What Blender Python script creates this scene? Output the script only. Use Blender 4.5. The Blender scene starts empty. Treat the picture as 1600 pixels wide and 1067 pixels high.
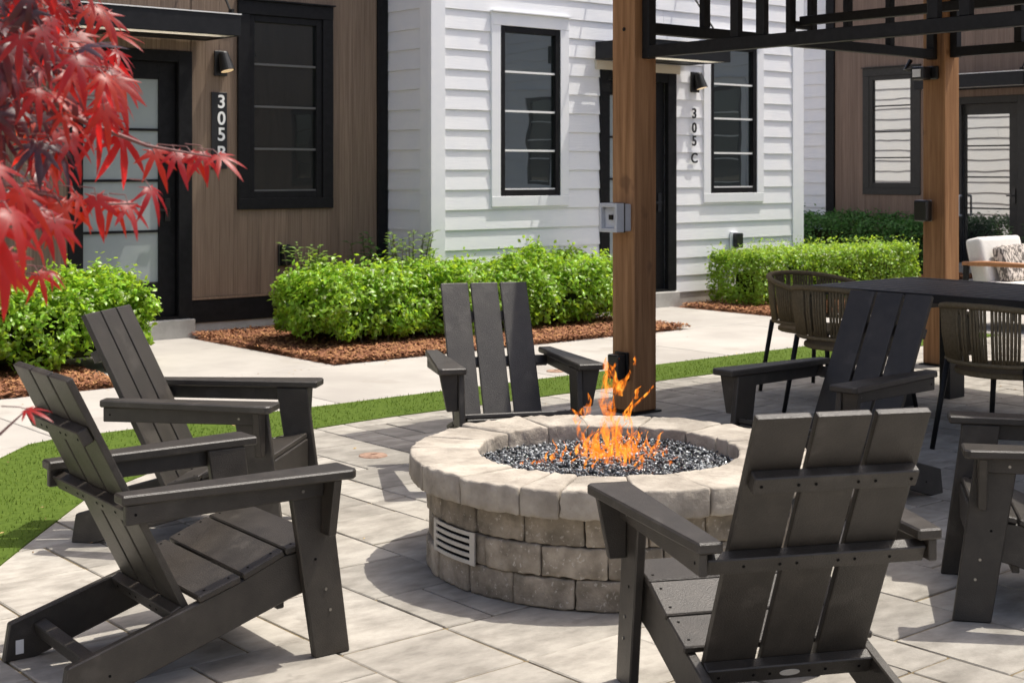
import bpy, bmesh, math, random
import numpy as np
from mathutils import Vector, Matrix, noise as mnoise

random.seed(7)
rng = np.random.default_rng(7)
sc = bpy.context.scene
col = sc.collection
R = math.radians
C40, S40 = math.cos(R(40)), math.sin(R(40))

# ------------------------------------------------------------------ camera, world, sun, exposure
# site axes: +x runs along the white house front, +y runs towards the houses
H_EYE = 1.465
cam_data = bpy.data.cameras.new('camera')
cam = bpy.data.objects.new('camera', cam_data)
col.objects.link(cam)
cam.location = (0, 0, H_EYE)
cam.rotation_euler = (R(90), 0, R(-40))
cam_data.sensor_width = 36
cam_data.lens = 2240 / 1600 * 36
cam_data.shift_y = -(533.5 - 268.5) / 1600
cam_data.clip_start = .05
cam_data.clip_end = 2000
cam_data.dof.use_dof = True
cam_data.dof.focus_distance = 5.3
cam_data.dof.aperture_fstop = 9
sc.camera = cam

SUN = Vector((.405, -.145, 1.0)).normalized()
sun_el = math.asin(SUN.z)
sun_az = math.atan2(SUN.x, SUN.y)
world = bpy.data.worlds.new('World')
sc.world = world
world.use_nodes = True
wn = world.node_tree
sky = wn.nodes.new('ShaderNodeTexSky')
sky.sky_type = 'NISHITA'
sky.sun_disc = False
sky.sun_elevation = sun_el
sky.sun_rotation = sun_az
sky.air_density = .75
sky.dust_density = 4.5
sky.ozone_density = .3
bg = wn.nodes['Background']
bg.inputs['Strength'].default_value = .15
wn.links.new(sky.outputs[0], bg.inputs[0])
ld = bpy.data.lights.new('sun', 'SUN')
ld.energy = 3.4
ld.angle = R(.53)
ld.color = (1.0, .95, .86)
sun = bpy.data.objects.new('sun', ld)
col.objects.link(sun)
sun.rotation_euler = SUN.to_track_quat('Z', 'Y').to_euler()
sun.location = (5, 0, 20)
sc.view_settings.view_transform = 'Standard'
sc.view_settings.look = 'None'
sc.view_settings.exposure = .57
sc.view_settings.gamma = 1
sc.cycles.max_bounces = 8
sc.cycles.transparent_max_bounces = 16
sc.cycles.use_denoising = True
sc.cycles.caustics_reflective = False
sc.cycles.caustics_refractive = False
sc.cycles.sample_clamp_indirect = 6

# ------------------------------------------------------------------ material helpers
MATS = {}


def mat(name, c1, c2=None, scale=8, stretch=(1, 1, 1), rough=.6, spec=.4, bump=0, bscale=None, bstretch=None,
        rand=0, island=0, detail=6, metallic=0, translucent=None, tfac=.4, spots=None, coat=0, lo=.35, hi=.65):
    """Principled material: two-tone noise colour, per-object or per-island value shift, fine relief."""
    m = bpy.data.materials.new(name)
    m.use_nodes = True
    t = m.node_tree
    L = t.links.new
    b = t.nodes['Principled BSDF']
    b.inputs['Roughness'].default_value = rough
    b.inputs['Specular IOR Level'].default_value = spec
    b.inputs['Metallic'].default_value = metallic
    b.inputs['Coat Weight'].default_value = coat
    tc = t.nodes.new('ShaderNodeTexCoord')

    def nz(sca, st, det=detail):
        mp = t.nodes.new('ShaderNodeMapping')
        mp.inputs['Scale'].default_value = st
        n = t.nodes.new('ShaderNodeTexNoise')
        n.inputs['Scale'].default_value = sca
        n.inputs['Detail'].default_value = det
        n.inputs['Roughness'].default_value = .6
        if rand:
            oi = t.nodes.new('ShaderNodeObjectInfo')
            mu = t.nodes.new('ShaderNodeMath'); mu.operation = 'MULTIPLY'; mu.inputs[1].default_value = 37.
            L(oi.outputs['Random'], mu.inputs[0])
            ad = t.nodes.new('ShaderNodeVectorMath'); ad.operation = 'ADD'
            L(tc.outputs['Object'], ad.inputs[0]); L(mu.outputs[0], ad.inputs[1])
            L(ad.outputs[0], mp.inputs[0])
        else:
            L(tc.outputs['Object'], mp.inputs[0])
        L(mp.outputs[0], n.inputs['Vector'])
        return n.outputs['Fac']
    colour = None
    c1 = tuple(c1) + (1,)
    if c2 is not None:
        cr = t.nodes.new('ShaderNodeValToRGB')
        cr.color_ramp.elements[0].color = c1
        cr.color_ramp.elements[1].color = tuple(c2) + (1,)
        cr.color_ramp.elements[0].position = lo
        cr.color_ramp.elements[1].position = hi
        L(nz(scale, stretch), cr.inputs[0])
        colour = cr.outputs[0]
    if spots:
        sc_, thr, scol, amt = spots
        sr = t.nodes.new('ShaderNodeValToRGB')
        sr.color_ramp.elements[0].position = thr
        sr.color_ramp.elements[1].position = min(1, thr + .06)
        sr.color_ramp.elements[1].color = (amt, amt, amt, 1)
        L(nz(sc_, (1, 1, 1), 3), sr.inputs[0])
        mx = t.nodes.new('ShaderNodeMix'); mx.data_type = 'RGBA'
        L(sr.outputs[0], mx.inputs[0])
        if colour: L(colour, mx.inputs[6])
        else: mx.inputs[6].default_value = c1
        mx.inputs[7].default_value = tuple(scol) + (1,)
        colour = mx.outputs[2]
    if rand or island:
        hs = t.nodes.new('ShaderNodeHueSaturation')
        mr = t.nodes.new('ShaderNodeMapRange')
        a = rand or island
        mr.inputs[3].default_value = 1 - a
        mr.inputs[4].default_value = 1 + a
        if island:
            gi = t.nodes.new('ShaderNodeNewGeometry'); L(gi.outputs['Random Per Island'], mr.inputs[0])
        else:
            oi = t.nodes.new('ShaderNodeObjectInfo'); L(oi.outputs['Random'], mr.inputs[0])
        L(mr.outputs[0], hs.inputs['Value'])
        if island:
            mh = t.nodes.new('ShaderNodeMapRange')
            mh.inputs[3].default_value = .5 - island * .03
            mh.inputs[4].default_value = .5 + island * .03
            L(gi.outputs['Random Per Island'], mh.inputs[0]); L(mh.outputs[0], hs.inputs['Hue'])
        if colour: L(colour, hs.inputs['Color'])
        else: hs.inputs['Color'].default_value = c1
        colour = hs.outputs[0]
    if colour: L(colour, b.inputs['Base Color'])
    else: b.inputs['Base Color'].default_value = c1
    if bump:
        bp = t.nodes.new('ShaderNodeBump')
        bp.inputs['Strength'].default_value = 1
        bp.inputs['Distance'].default_value = bump
        L(nz(bscale or scale * 6, bstretch or stretch, 4), bp.inputs['Height'])
        L(bp.outputs[0], b.inputs['Normal'])
    if translucent:
        tr = t.nodes.new('ShaderNodeBsdfTranslucent')
        if island and colour:
            mxc = t.nodes.new('ShaderNodeMix'); mxc.data_type = 'RGBA'; mxc.inputs[0].default_value = .75
            L(colour, mxc.inputs[6]); mxc.inputs[7].default_value = tuple(translucent) + (1,)
            L(mxc.outputs[2], tr.inputs[0])
        else:
            tr.inputs[0].default_value = tuple(translucent) + (1,)
        ms = t.nodes.new('ShaderNodeMixShader'); ms.inputs[0].default_value = tfac
        L(b.outputs[0], ms.inputs[1]); L(tr.outputs[0], ms.inputs[2])
        L(ms.outputs[0], t.nodes['Material Output'].inputs[0])
    MATS[name] = m
    return m


def emit(name, c, s):
    m = bpy.data.materials.new(name); m.use_nodes = True
    b = m.node_tree.nodes['Principled BSDF']
    b.inputs['Base Color'].default_value = (.8, .8, .8, 1)
    b.inputs['Emission Color'].default_value = tuple(c) + (1,)
    b.inputs['Emission Strength'].default_value = s
    MATS[name] = m
    return m


def glass_pane(name, base, refl, tint, wav=.0016):
    """Coated window glass in front of a dark room: dark body plus a mirror share, slightly wavy."""
    m = bpy.data.materials.new(name); m.use_nodes = True
    t = m.node_tree; L = t.links.new
    b = t.nodes['Principled BSDF']
    b.inputs['Base Color'].default_value = tuple(base) + (1,)
    b.inputs['Roughness'].default_value = .25
    g = t.nodes.new('ShaderNodeBsdfGlossy'); g.inputs['Roughness'].default_value = .008
    g.inputs[0].default_value = tuple(tint) + (1,)
    tc = t.nodes.new('ShaderNodeTexCoord'); n = t.nodes.new('ShaderNodeTexNoise')
    n.inputs['Scale'].default_value = 2.2; n.inputs['Detail'].default_value = 1
    L(tc.outputs['Object'], n.inputs['Vector'])
    bp = t.nodes.new('ShaderNodeBump'); bp.inputs['Strength'].default_value = 1; bp.inputs['Distance'].default_value = wav
    L(n.outputs['Fac'], bp.inputs['Height']); L(bp.outputs[0], g.inputs['Normal'])
    fr = t.nodes.new('ShaderNodeFresnel'); fr.inputs[0].default_value = 1.5
    ad = t.nodes.new('ShaderNodeMath'); ad.operation = 'ADD'; ad.inputs[1].default_value = refl; ad.use_clamp = True
    L(fr.outputs[0], ad.inputs[0])
    ms = t.nodes.new('ShaderNodeMixShader'); L(ad.outputs[0], ms.inputs[0])
    L(b.outputs[0], ms.inputs[1]); L(g.outputs[0], ms.inputs[2])
    L(ms.outputs[0], t.nodes['Material Output'].inputs[0])
    MATS[name] = m


mat('siding', (.75, .765, .79), (.80, .805, .81), 3, rough=.5, spec=.35, bump=.0016, bscale=30, bstretch=(.18, .18, 2.2))
mat('white_trim', (.76, .775, .80), (.80, .81, .82), 5, rough=.5, bump=.001, bscale=50)
mat('brown_plank', (.135, .092, .062), (.235, .170, .120), 60, stretch=(2.2, 2.2, .03), rough=.55, spec=.35, bump=.0006, bscale=150,
    bstretch=(1, 1, .02), rand=.13)
mat('brown_plank_far', (.155, .105, .078), (.225, .160, .122), 30, stretch=(1.4, 1.4, .04), rough=.6, spec=.3, rand=.10)
mat('black_trim', (.006, .006, .0065), (.011, .011, .012), 20, rough=.55, spec=.18, bump=.0006, bscale=120)
mat('bar_grey', (.10, .10, .095), rough=.5)
mat('bronze_trim', (.026, .025, .022), (.036, .034, .031), 20, rough=.5, spec=.3)
mat('steel_black', (.008, .008, .008), (.014, .014, .014), 30, rough=.5, spec=.25, bump=.0002, bscale=300)
mat('awning_black', (.009, .0095, .011), (.014, .0145, .016), 12, rough=.5, spec=.22)
mat('acrylic', (.80, .79, .75), rough=.4, translucent=(.85, .82, .75), tfac=.6)
mat('cream_trim', (.62, .55, .44), (.66, .60, .50), 8, rough=.6)
mat('foundation', (.36, .35, .32), (.46, .45, .42), 6, rough=.85, spec=.2, bump=.003, bscale=60)
mat('path_concrete', (.335, .315, .288), (.42, .398, .364), 1.3, rough=.85, spec=.2, bump=.0012, bscale=160, rand=.04, detail=10, spots=(2.2, .62, (.30, .275, .24), .45))
mat('paver', (.215, .199, .172), (.372, .348, .305), 5.5, stretch=(1, 1.9, 1), rough=.82, spec=.25, bump=.0022, bscale=45, rand=.17, detail=10,
    spots=(7, .63, (.235, .215, .185), .6), lo=.30, hi=.62)
mat('paver_field', (.26, .245, .218), (.335, .317, .285), 2.5, rough=.85, spec=.25, bump=.0015, bscale=45, island=.08, detail=8)
mat('joint_sand', (.13, .10, .06), (.24, .19, .11), 20, rough=.95, spec=.1)
mat('earth', (.16, .12, .09), (.24, .19, .15), 1.5, rough=.95, spec=.1)
mat('bark', (.15, .065, .035), (.23, .11, .06), 60, rough=.85, spec=.15, bump=.004, bscale=120)
mat('bark_chip', (.265, .120, .060), rough=.8, spec=.2, island=.55)
mat('turf', (.055, .09, .012), (.085, .13, .02), 40, rough=.9, spec=.1)
mat('grass_blade', (.10, .165, .026), rough=.5, spec=.25, island=.35, translucent=(.26, .36, .03), tfac=.3)
mat('box_leaf', (.215, .345, .034), rough=.36, spec=.5, island=.72, translucent=(.60, .86, .05), tfac=.45)
mat('clipped_leaf', (.205, .325, .036), rough=.38, spec=.45, island=.65, translucent=(.58, .80, .06), tfac=.44)
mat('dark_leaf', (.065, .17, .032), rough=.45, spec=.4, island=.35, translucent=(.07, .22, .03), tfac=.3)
mat('broad_leaf', (.14, .23, .06), rough=.35, spec=.45, island=.25, translucent=(.35, .5, .10), tfac=.35)
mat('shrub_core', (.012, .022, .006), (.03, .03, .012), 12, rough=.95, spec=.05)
mat('twig', (.09, .065, .045), (.14, .10, .07), 30, rough=.8, spec=.2)
mat('maple_twig', (.12, .05, .05), (.2, .1, .09), 60, rough=.6)
mat('maple_bark', (.16, .13, .11), (.28, .24, .21), 25, stretch=(1, 1, .2), rough=.85, bump=.004, bscale=40)
mat('hdpe', (.021, .0175, .0138), (.036, .0305, .0245), 14, stretch=(1, 1, 1), rough=.44, spec=.55, bump=.0017, bscale=240, rand=.12, detail=8,
    spots=(7, .60, (.075, .068, .058), .30))
mat('stone', (.185, .160, .125), (.385, .335, .268), 11, rough=.9, spec=.2, bump=.006, bscale=38, rand=.22, detail=9, spots=(60, .61, (.52, .485, .43), .65))
mat('cap_stone', (.27, .24, .20), (.46, .415, .35), 7, rough=.9, spec=.2, bump=.005, bscale=40, rand=.08, detail=9, spots=(45, .67, (.26, .23, .19), .5))
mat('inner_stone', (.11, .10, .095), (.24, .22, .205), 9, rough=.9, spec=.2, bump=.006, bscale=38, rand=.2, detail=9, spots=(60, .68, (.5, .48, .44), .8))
mat('vent_metal', (.50, .47, .41), (.56, .53, .47), 20, rough=.5, spec=.4)
mat('void', (.006, .006, .006), rough=.9, spec=.1)
mat('fire_glass', (.035, .037, .04), rough=.08, spec=.9, island=.95)
mat('fire_glass_pale', (.27, .285, .29), rough=.12, spec=.8, island=.7)
mat('rusty', (.22, .13, .09), (.38, .25, .18), 30, rough=.8, bump=.001)
mat('cedar', (.22, .105, .042), (.40, .215, .100), 22, stretch=(1.3, 1.3, .06), rough=.6, spec=.3, bump=.0012, bscale=70, bstretch=(1, 1, .05), spots=(3.2, .66, (.12, .06, .03), .6))
mat('pvc_grey', (.50, .52, .54), (.58, .60, .62), 10, rough=.35, spec=.5)
mat('black_plastic', (.010, .010, .011), rough=.3, spec=.5)
mat('chrome', (.75, .75, .76), rough=.22, metallic=1)
mat('bolt_steel', (.30, .29, .27), rough=.35, metallic=1)
mat('white_metal', (.78, .78, .76), rough=.4)
mat('white_paint', (.82, .82, .80), rough=.5)
mat('black_paint', (.015, .015, .016), rough=.45)
mat('rope', (.145, .112, .064), (.21, .165, .098), 160, stretch=(1, 1, .4), rough=.85, spec=.15, bump=.001, bscale=400)
mat('table_black', (.010, .0105, .0115), (.016, .0165, .0175), 40, rough=.5, spec=.35)
mat('cushion', (.66, .64, .60), (.72, .70, .66), 60, rough=.95, spec=.1, bump=.001, bscale=500)
mat('pillow', (.62, .56, .50), (.13, .115, .105), 60, stretch=(1, 1, .35), rough=.95, spec=.1, lo=.47, hi=.53, detail=1)
mat('teak', (.34, .15, .06), (.44, .21, .09), 40, stretch=(.1, 1, 1), rough=.5)
mat('frosted', (.285, .325, .325), (.33, .37, .365), 1.5, rough=.12, spec=.6)
mat('dry_leaf', (.42, .28, .13), rough=.8, spec=.15, island=.6)
mat('tag', (.75, .75, .74), rough=.5)
emit('lamp_glow', (1.0, .62, .25), .35)
glass_pane('pane_dark', (.006, .008, .007), .09, (.75, .86, .82))
glass_pane('pane_grey', (.012, .016, .015), .15, (.82, .90, .87))
glass_pane('pane_mirror', (.05, .052, .05), .52, (.90, .90, .86), .0010)


def flame_mat():
    m = bpy.data.materials.new('flame'); m.use_nodes = True
    t = m.node_tree; L = t.links.new
    for n in list(t.nodes):
        if n.type == 'BSDF_PRINCIPLED': t.nodes.remove(n)
    out = t.nodes['Material Output']
    tc = t.nodes.new('ShaderNodeTexCoord')
    mp = t.nodes.new('ShaderNodeMapping'); mp.inputs['Scale'].default_value = (1, 1, .32)
    L(tc.outputs['Object'], mp.inputs[0])
    n = t.nodes.new('ShaderNodeTexNoise'); n.inputs['Scale'].default_value = 42; n.inputs['Detail'].default_value = 3
    n.inputs['Distortion'].default_value = 1.2
    L(mp.outputs[0], n.inputs['Vector'])
    cr = t.nodes.new('ShaderNodeValToRGB')
    e = cr.color_ramp.elements
    e[0].position = .30; e[0].color = (.90, .10, .006, 1)
    e[1].position = .76; e[1].color = (1.0, .52, .08, 1)
    k = e.new(.56); k.color = (1.0, .24, .015, 1)
    L(n.outputs['Fac'], cr.inputs[0])
    em = t.nodes.new('ShaderNodeEmission'); L(cr.outputs[0], em.inputs[0]); em.inputs[1].default_value = 1.15
    tr = t.nodes.new('ShaderNodeBsdfTransparent')
    mr = t.nodes.new('ShaderNodeMapRange')
    mr.inputs[1].default_value = .43; mr.inputs[2].default_value = .68; mr.inputs[3].default_value = .0; mr.inputs[4].default_value = .66
    L(n.outputs['Fac'], mr.inputs[0])
    lw = t.nodes.new('ShaderNodeLayerWeight'); lw.inputs[0].default_value = .42
    mf = t.nodes.new('ShaderNodeMapRange'); mf.inputs[3].default_value = 1.0; mf.inputs[4].default_value = 0.0
    L(lw.outputs['Facing'], mf.inputs[0])
    mu = t.nodes.new('ShaderNodeMath'); mu.operation = 'MULTIPLY'; L(mr.outputs[0], mu.inputs[0]); L(mf.outputs[0], mu.inputs[1])
    mr = mu
    ms = t.nodes.new('ShaderNodeMixShader'); L(mr.outputs[0], ms.inputs[0]); L(tr.outputs[0], ms.inputs[1]); L(em.outputs[0], ms.inputs[2])
    L(ms.outputs[0], out.inputs[0])
    MATS['flame'] = m


flame_mat()


def maple_mat(name, base, trans, tf):
    """leaf colour differs from leaf to leaf along the two ramps"""
    m = bpy.data.materials.new(name); m.use_nodes = True
    t = m.node_tree; L = t.links.new
    b = t.nodes['Principled BSDF']
    oi = t.nodes.new('ShaderNodeObjectInfo')

    def ramp(cols):
        r = t.nodes.new('ShaderNodeValToRGB'); e = r.color_ramp.elements
        e[0].color = cols[0] + (1,); e[1].color = cols[2] + (1,)
        k = e.new(.5); k.color = cols[1] + (1,)
        L(oi.outputs['Random'], r.inputs[0])
        return r.outputs[0]
    L(ramp(base), b.inputs['Base Color'])
    b.inputs['Roughness'].default_value = .42; b.inputs['Specular IOR Level'].default_value = .75
    tr = t.nodes.new('ShaderNodeBsdfTranslucent'); L(ramp(trans), tr.inputs[0])
    ms = t.nodes.new('ShaderNodeMixShader'); ms.inputs[0].default_value = tf
    L(b.outputs[0], ms.inputs[1]); L(tr.outputs[0], ms.inputs[2]); L(ms.outputs[0], t.nodes['Material Output'].inputs[0])
    MATS[name] = m


maple_mat('maple_leaf', [(.055, .008, .016), (.11, .010, .014), (.17, .014, .012)], [(.92, .03, .03), (1.0, .04, .025), (1.0, .10, .015)], .64)
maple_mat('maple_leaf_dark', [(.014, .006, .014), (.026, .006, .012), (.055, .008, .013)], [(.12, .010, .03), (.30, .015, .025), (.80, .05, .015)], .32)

# ------------------------------------------------------------------ object helpers


def tag(o, label=None, cat=None, group=None, kind=None):
    if label: o['label'] = label
    if cat: o['category'] = cat
    if group: o['group'] = group
    if kind: o['kind'] = kind
    return o


def empty(name, loc, rz=0, **kw):
    o = bpy.data.objects.new(name, None)
    o.empty_display_size = .1
    col.objects.link(o)
    o.location = loc
    o.rotation_euler = (0, 0, rz)
    return tag(o, **kw)


def origin_of(o):
    v = Vector((0, 0, 0))
    while o is not None:
        v = v + o.location
        o = o.parent
    return v


def link_mesh(name, me, m, parent=None, loc=None):
    if m: me.materials.clear(); me.materials.append(MATS[m])
    o = bpy.data.objects.new(name, me)
    col.objects.link(o)
    if parent is not None: o.parent = parent
    if loc is not None: o.location = loc
    return o


class MB:
    """collects shapes into one mesh"""

    def __init__(self):
        self.v = []; self.f = []

    def add(self, verts, faces):
        k = len(self.v)
        self.v += [tuple(p) for p in verts]
        self.f += [tuple(i + k for i in f) for f in faces]
        return self

    def box(self, x0, x1, y0, y1, z0, z1):
        return self.add([(x0, y0, z0), (x1, y0, z0), (x1, y1, z0), (x0, y1, z0), (x0, y0, z1), (x1, y0, z1), (x1, y1, z1), (x0, y1, z1)],
                        [(3, 2, 1, 0), (4, 5, 6, 7), (0, 1, 5, 4), (1, 2, 6, 5), (2, 3, 7, 6), (3, 0, 4, 7)])

    def obox(self, c, a, b, d):
        """oriented box: centre and three half vectors"""
        c, a, b, d = map(Vector, (c, a, b, d))
        if a.cross(b).dot(d) < 0: a = -a
        return self.add([c - a - b - d, c + a - b - d, c + a + b - d, c - a + b - d, c - a - b + d, c + a - b + d, c + a + b + d, c - a + b + d],
                        [(3, 2, 1, 0), (4, 5, 6, 7), (0, 1, 5, 4), (1, 2, 6, 5), (2, 3, 7, 6), (3, 0, 4, 7)])

    def prism(self, poly, axis, lo, hi):
        n = len(poly)
        if axis == 'x': P = lambda t, p: (t, p[0], p[1])
        elif axis == 'y': P = lambda t, p: (p[0], t, p[1])
        else: P = lambda t, p: (p[0], p[1], t)
        v = [P(lo, p) for p in poly] + [P(hi, p) for p in poly]
        f = [tuple(range(n - 1, -1, -1)), tuple(range(n, 2 * n))] + [(i, (i + 1) % n, n + (i + 1) % n, n + i) for i in range(n)]
        return self.add(v, f)

    def tube(self, pts, rad, seg=8, closed=False):
        pts = [Vector(p) for p in pts]
        n = len(pts)
        rads = rad if isinstance(rad, (list, tuple)) else [rad] * n
        rings = []
        up = None
        for i, p in enumerate(pts):
            a = pts[(i - 1) % n] if (i > 0 or closed) else p
            b = pts[(i + 1) % n] if (i < n - 1 or closed) else p
            d = (b - a).normalized()
            if up is None:
                up = Vector((0, 0, 1)) if abs(d.z) < .9 else Vector((1, 0, 0))
            s = d.cross(up).normalized(); u = s.cross(d).normalized(); up = u
            rings.append([p + (s * math.cos(2 * math.pi * j / seg) + u * math.sin(2 * math.pi * j / seg)) * rads[i] for j in range(seg)])
        v = [q for r in rings for q in r]
        f = []
        m = n if closed else n - 1
        for i in range(m):
            for j in range(seg):
                a, b = i * seg, ((i + 1) % n) * seg
                f.append((a + j, a + (j + 1) % seg, b + (j + 1) % seg, b + j))
        if not closed:
            f.append(tuple(range(seg - 1, -1, -1))); f.append(tuple(range((n - 1) * seg, n * seg)))
        return self.add(v, f)

    def mesh(self, name, off=(0, 0, 0), bevel=0, smooth=False, segs=1):
        me = bpy.data.meshes.new(name)
        ox, oy, oz = off
        me.from_pydata([(x - ox, y - oy, z - oz) for x, y, z in self.v], [], self.f)
        bm = bmesh.new(); bm.from_mesh(me)
        bmesh.ops.recalc_face_normals(bm, faces=bm.faces)
        if bevel:
            bmesh.ops.bevel(bm, geom=[e for e in bm.edges if e.calc_face_angle(0) > .5], offset=bevel, segments=segs, affect='EDGES', profile=.6, clamp_overlap=True)
        bm.to_mesh(me); bm.free()
        if smooth:
            for p in me.polygons: p.use_smooth = True
        me.update()
        return me

    def build(self, name, m, parent=None, bevel=0, smooth=False, segs=1, **kw):
        """vertices are in site coordinates; a parent at a plain offset is subtracted"""
        off = origin_of(parent) if parent is not None else (0, 0, 0)
        o = link_mesh(name, self.mesh(name, off, bevel, smooth, segs), m, parent)
        return tag(o, **kw)

    def local(self, name, m, parent, bevel=0, smooth=False, segs=1):
        return link_mesh(name, self.mesh(name, (0, 0, 0), bevel, smooth, segs), m, parent)


def copy_tree(o, parent=None):
    c = o.copy(); col.objects.link(c); c.parent = parent
    for ch in list(o.children): copy_tree(ch, c)
    return c


class Fr:
    """wall frame: x to the right along the wall, y into the wall, z up"""

    def __init__(self, o, xd, yd):
        self.o = Vector(o); self.x = Vector(xd); self.y = Vector(yd)

    def p(self, x, y, z): return self.o + self.x * x + self.y * y + Vector((0, 0, z))

    def box(self, mb, x0, x1, y0, y1, z0, z1):
        c = self.p((x0 + x1) / 2, (y0 + y1) / 2, (z0 + z1) / 2)
        return mb.obox(c, self.x * abs(x1 - x0) / 2, self.y * abs(y1 - y0) / 2, Vector((0, 0, abs(z1 - z0) / 2)))


def raw_mesh(name, V, F):
    """fast mesh from numpy: V (n,3), F (m,k)"""
    me = bpy.data.meshes.new(name)
    V = np.asarray(V, dtype=np.float32); F = np.asarray(F, dtype=np.int32)
    k = F.shape[1]
    me.vertices.add(len(V)); me.vertices.foreach_set('co', V.ravel())
    me.loops.add(F.size); me.loops.foreach_set('vertex_index', F.ravel())
    me.polygons.add(len(F))
    me.polygons.foreach_set('loop_start', np.arange(0, F.size, k, dtype=np.int32))
    me.polygons.foreach_set('loop_total', np.full(len(F), k, dtype=np.int32))
    me.update(calc_edges=True)
    return me


def screen(x, y, z=0):
    X = x * C40 - y * S40; Y = x * S40 + y * C40
    if Y < .3: return (9e9, 9e9, Y)
    return (800 + 2240 * X / Y, 268.5 + 2240 * (H_EYE - z) / Y, Y)


# ------------------------------------------------------------------ ground, patio, lawn, path, beds
g = MB(); g.add([(-300, -300, -.09), (300, -300, -.09), (300, 300, -.09), (-300, 300, -.09)], [(0, 1, 2, 3)])
tag(g.build('ground', 'earth'), kind='structure')

patio = empty('patio', (4, 3, 0), kind='structure')
b = MB(); b.box(-3, 11.6, -3, 7.07, -.08, -.0055)
b.build('paving_bed', 'joint_sand', patio)


def inside(poly, x, y):
    r = False; n = len(poly)
    for i in range(n):
        x1, y1 = poly[i]; x2, y2 = poly[(i + 1) % n]
        if (y1 > y) != (y2 > y) and x < (x2 - x1) * (y - y1) / (y2 - y1) + x1: r = not r
    return r


EDGE_IN = [(4.9, 7.02), (4.35, 6.98), (3.75, 6.80), (3.2, 6.52), (2.67, 6.15), (2.157, 5.54), (1.93, 5.26), (1.2, 4.4), (.2, 3.3), (-2.8, .2)]
EDGE_OUT = [(4.9, 7.62), (3.6, 7.62), (3.15, 7.62), (2.95, 7.55), (2.68, 7.26), (2.2, 6.66), (1.0, 5.4), (-.5, 3.9), (-3.2, 1.2)]
lawn_poly = [(11.6, 7.02)] + EDGE_IN + EDGE_OUT[::-1] + [(11.6, 7.62)]
patio_poly = [(11.6, 7.05)] + EDGE_IN + [(-2.8, -3), (11.6, -3)]

cells = {}
Q0 = 3.47 - 3.4
nx, ny = int((11.6 + 2) / .2), 35
sizes = [(2, 2), (2, 2), (2, 2), (2, 1), (1, 2), (2, 3), (3, 2), (2, 2), (1, 2)]
pav = []
for j in range(ny):
    for i in range(nx):
        if (i, j) in cells: continue
        for (w, h) in random.sample(sizes, len(sizes)) + [(1, 2), (2, 1), (1, 1)]:
            if i + w > nx or j + h > ny: continue
            if any((i + a, j + b_) in cells for a in range(w) for b_ in range(h)): continue
            for a in range(w):
                for b_ in range(h): cells[(i + a, j + b_)] = 1
            x0, y0 = -2 + .2 * i, Q0 + .2 * j
            pav.append((x0 + w * .1, y0 + h * .1, w, h)); break
vis = []
rest = []
for (x, y, w, h) in pav:
    if not any(inside(patio_poly, x + a * w * .1, y + c_ * h * .1) for a in (-1, 0, 1) for c_ in (-1, 0, 1)): continue
    sx, sy, d = screen(x, y)
    if -140 < sx < 1740 and sy < 1210: vis.append((d, x, y, w, h))
    elif d < 9 and d > -3: rest.append((x, y, w, h))
vis.sort()
pav_mesh = {}


def paver_mesh(w, h, k):
    key = (w, h, k)
    if key not in pav_mesh:
        rr = random.Random(w * 100 + h * 10 + k)
        hx, hy = w * .1 - .0042, h * .1 - .0042
        mb = MB(); mb.box(-hx, hx, -hy, hy, -.05, 0)
        me = mb.mesh('paver', bevel=.0035)
        for v in me.vertices:
            v.co.x += rr.uniform(-.0015, .0015); v.co.y += rr.uniform(-.0015, .0015)
        me.materials.append(MATS['paver'])
        pav_mesh[key] = me
    return pav_mesh[key]


for i, (d, x, y, w, h) in enumerate(vis[:300]):
    o = bpy.data.objects.new('paver', paver_mesh(w, h, i % 2))
    col.objects.link(o); o.parent = patio
    o.location = (x - 4, y - 3, random.uniform(-.0015, .0015))
    o.rotation_euler = (random.uniform(-.002, .002), random.uniform(-.002, .002), random.choice((0, math.pi)))
mb = MB()
for (x, y, w, h) in [v[1:] for v in vis[300:]] + rest:
    mb.box(x - w * .1 + .0035, x + w * .1 - .0035, y - h * .1 + .0035, y + h * .1 - .0035, -.05, random.uniform(-.002, .001))
tag(mb.build('far_pavers', 'paver_field', patio), kind='stuff')

lawn = MB(); lawn.prism(lawn_poly, 'z', -.06, .006)
tag(lawn.build('lawn', 'turf'), kind='structure')
# grass blades
N = 120000
bx = rng.uniform(-.6, 11.5, N); by = rng.uniform(3.0, 7.66, N)
lp = np.array(lawn_poly); ins = np.zeros(N, bool)
for i in range(len(lp)):
    x1, y1 = lp[i]; x2, y2 = lp[(i + 1) % len(lp)]
    cnd = (y1 > by) != (y2 > by)
    with np.errstate(divide='ignore', invalid='ignore'):
        ins ^= cnd & (bx < (x2 - x1) * (by - y1) / (y2 - y1 + 1e-12) + x1)
bx, by = bx[ins], by[ins]
n = len(bx)
keep = np.array([mnoise.noise((x_ * 2.3, y_ * 2.3, 4.)) + .6 * mnoise.noise((x_ * 9, y_ * 9, 1.)) for x_, y_ in zip(bx, by)]) + rng.uniform(0, 1, n) > .12
bx, by = bx[keep], by[keep]; n = len(bx)
a = rng.uniform(0, 2 * np.pi, n); hgt = rng.uniform(.013, .024, n); wd = rng.uniform(.0022, .004, n); ln = rng.uniform(.002, .010, n); a2 = rng.uniform(0, 2 * np.pi, n)
V = np.zeros((n, 3, 3))
V[:, 0] = np.c_[bx - wd * np.cos(a), by - wd * np.sin(a), np.full(n, .003)]
V[:, 1] = np.c_[bx + wd * np.cos(a), by + wd * np.sin(a), np.full(n, .003)]
V[:, 2] = np.c_[bx + ln * np.cos(a2), by + ln * np.sin(a2), hgt]
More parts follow.
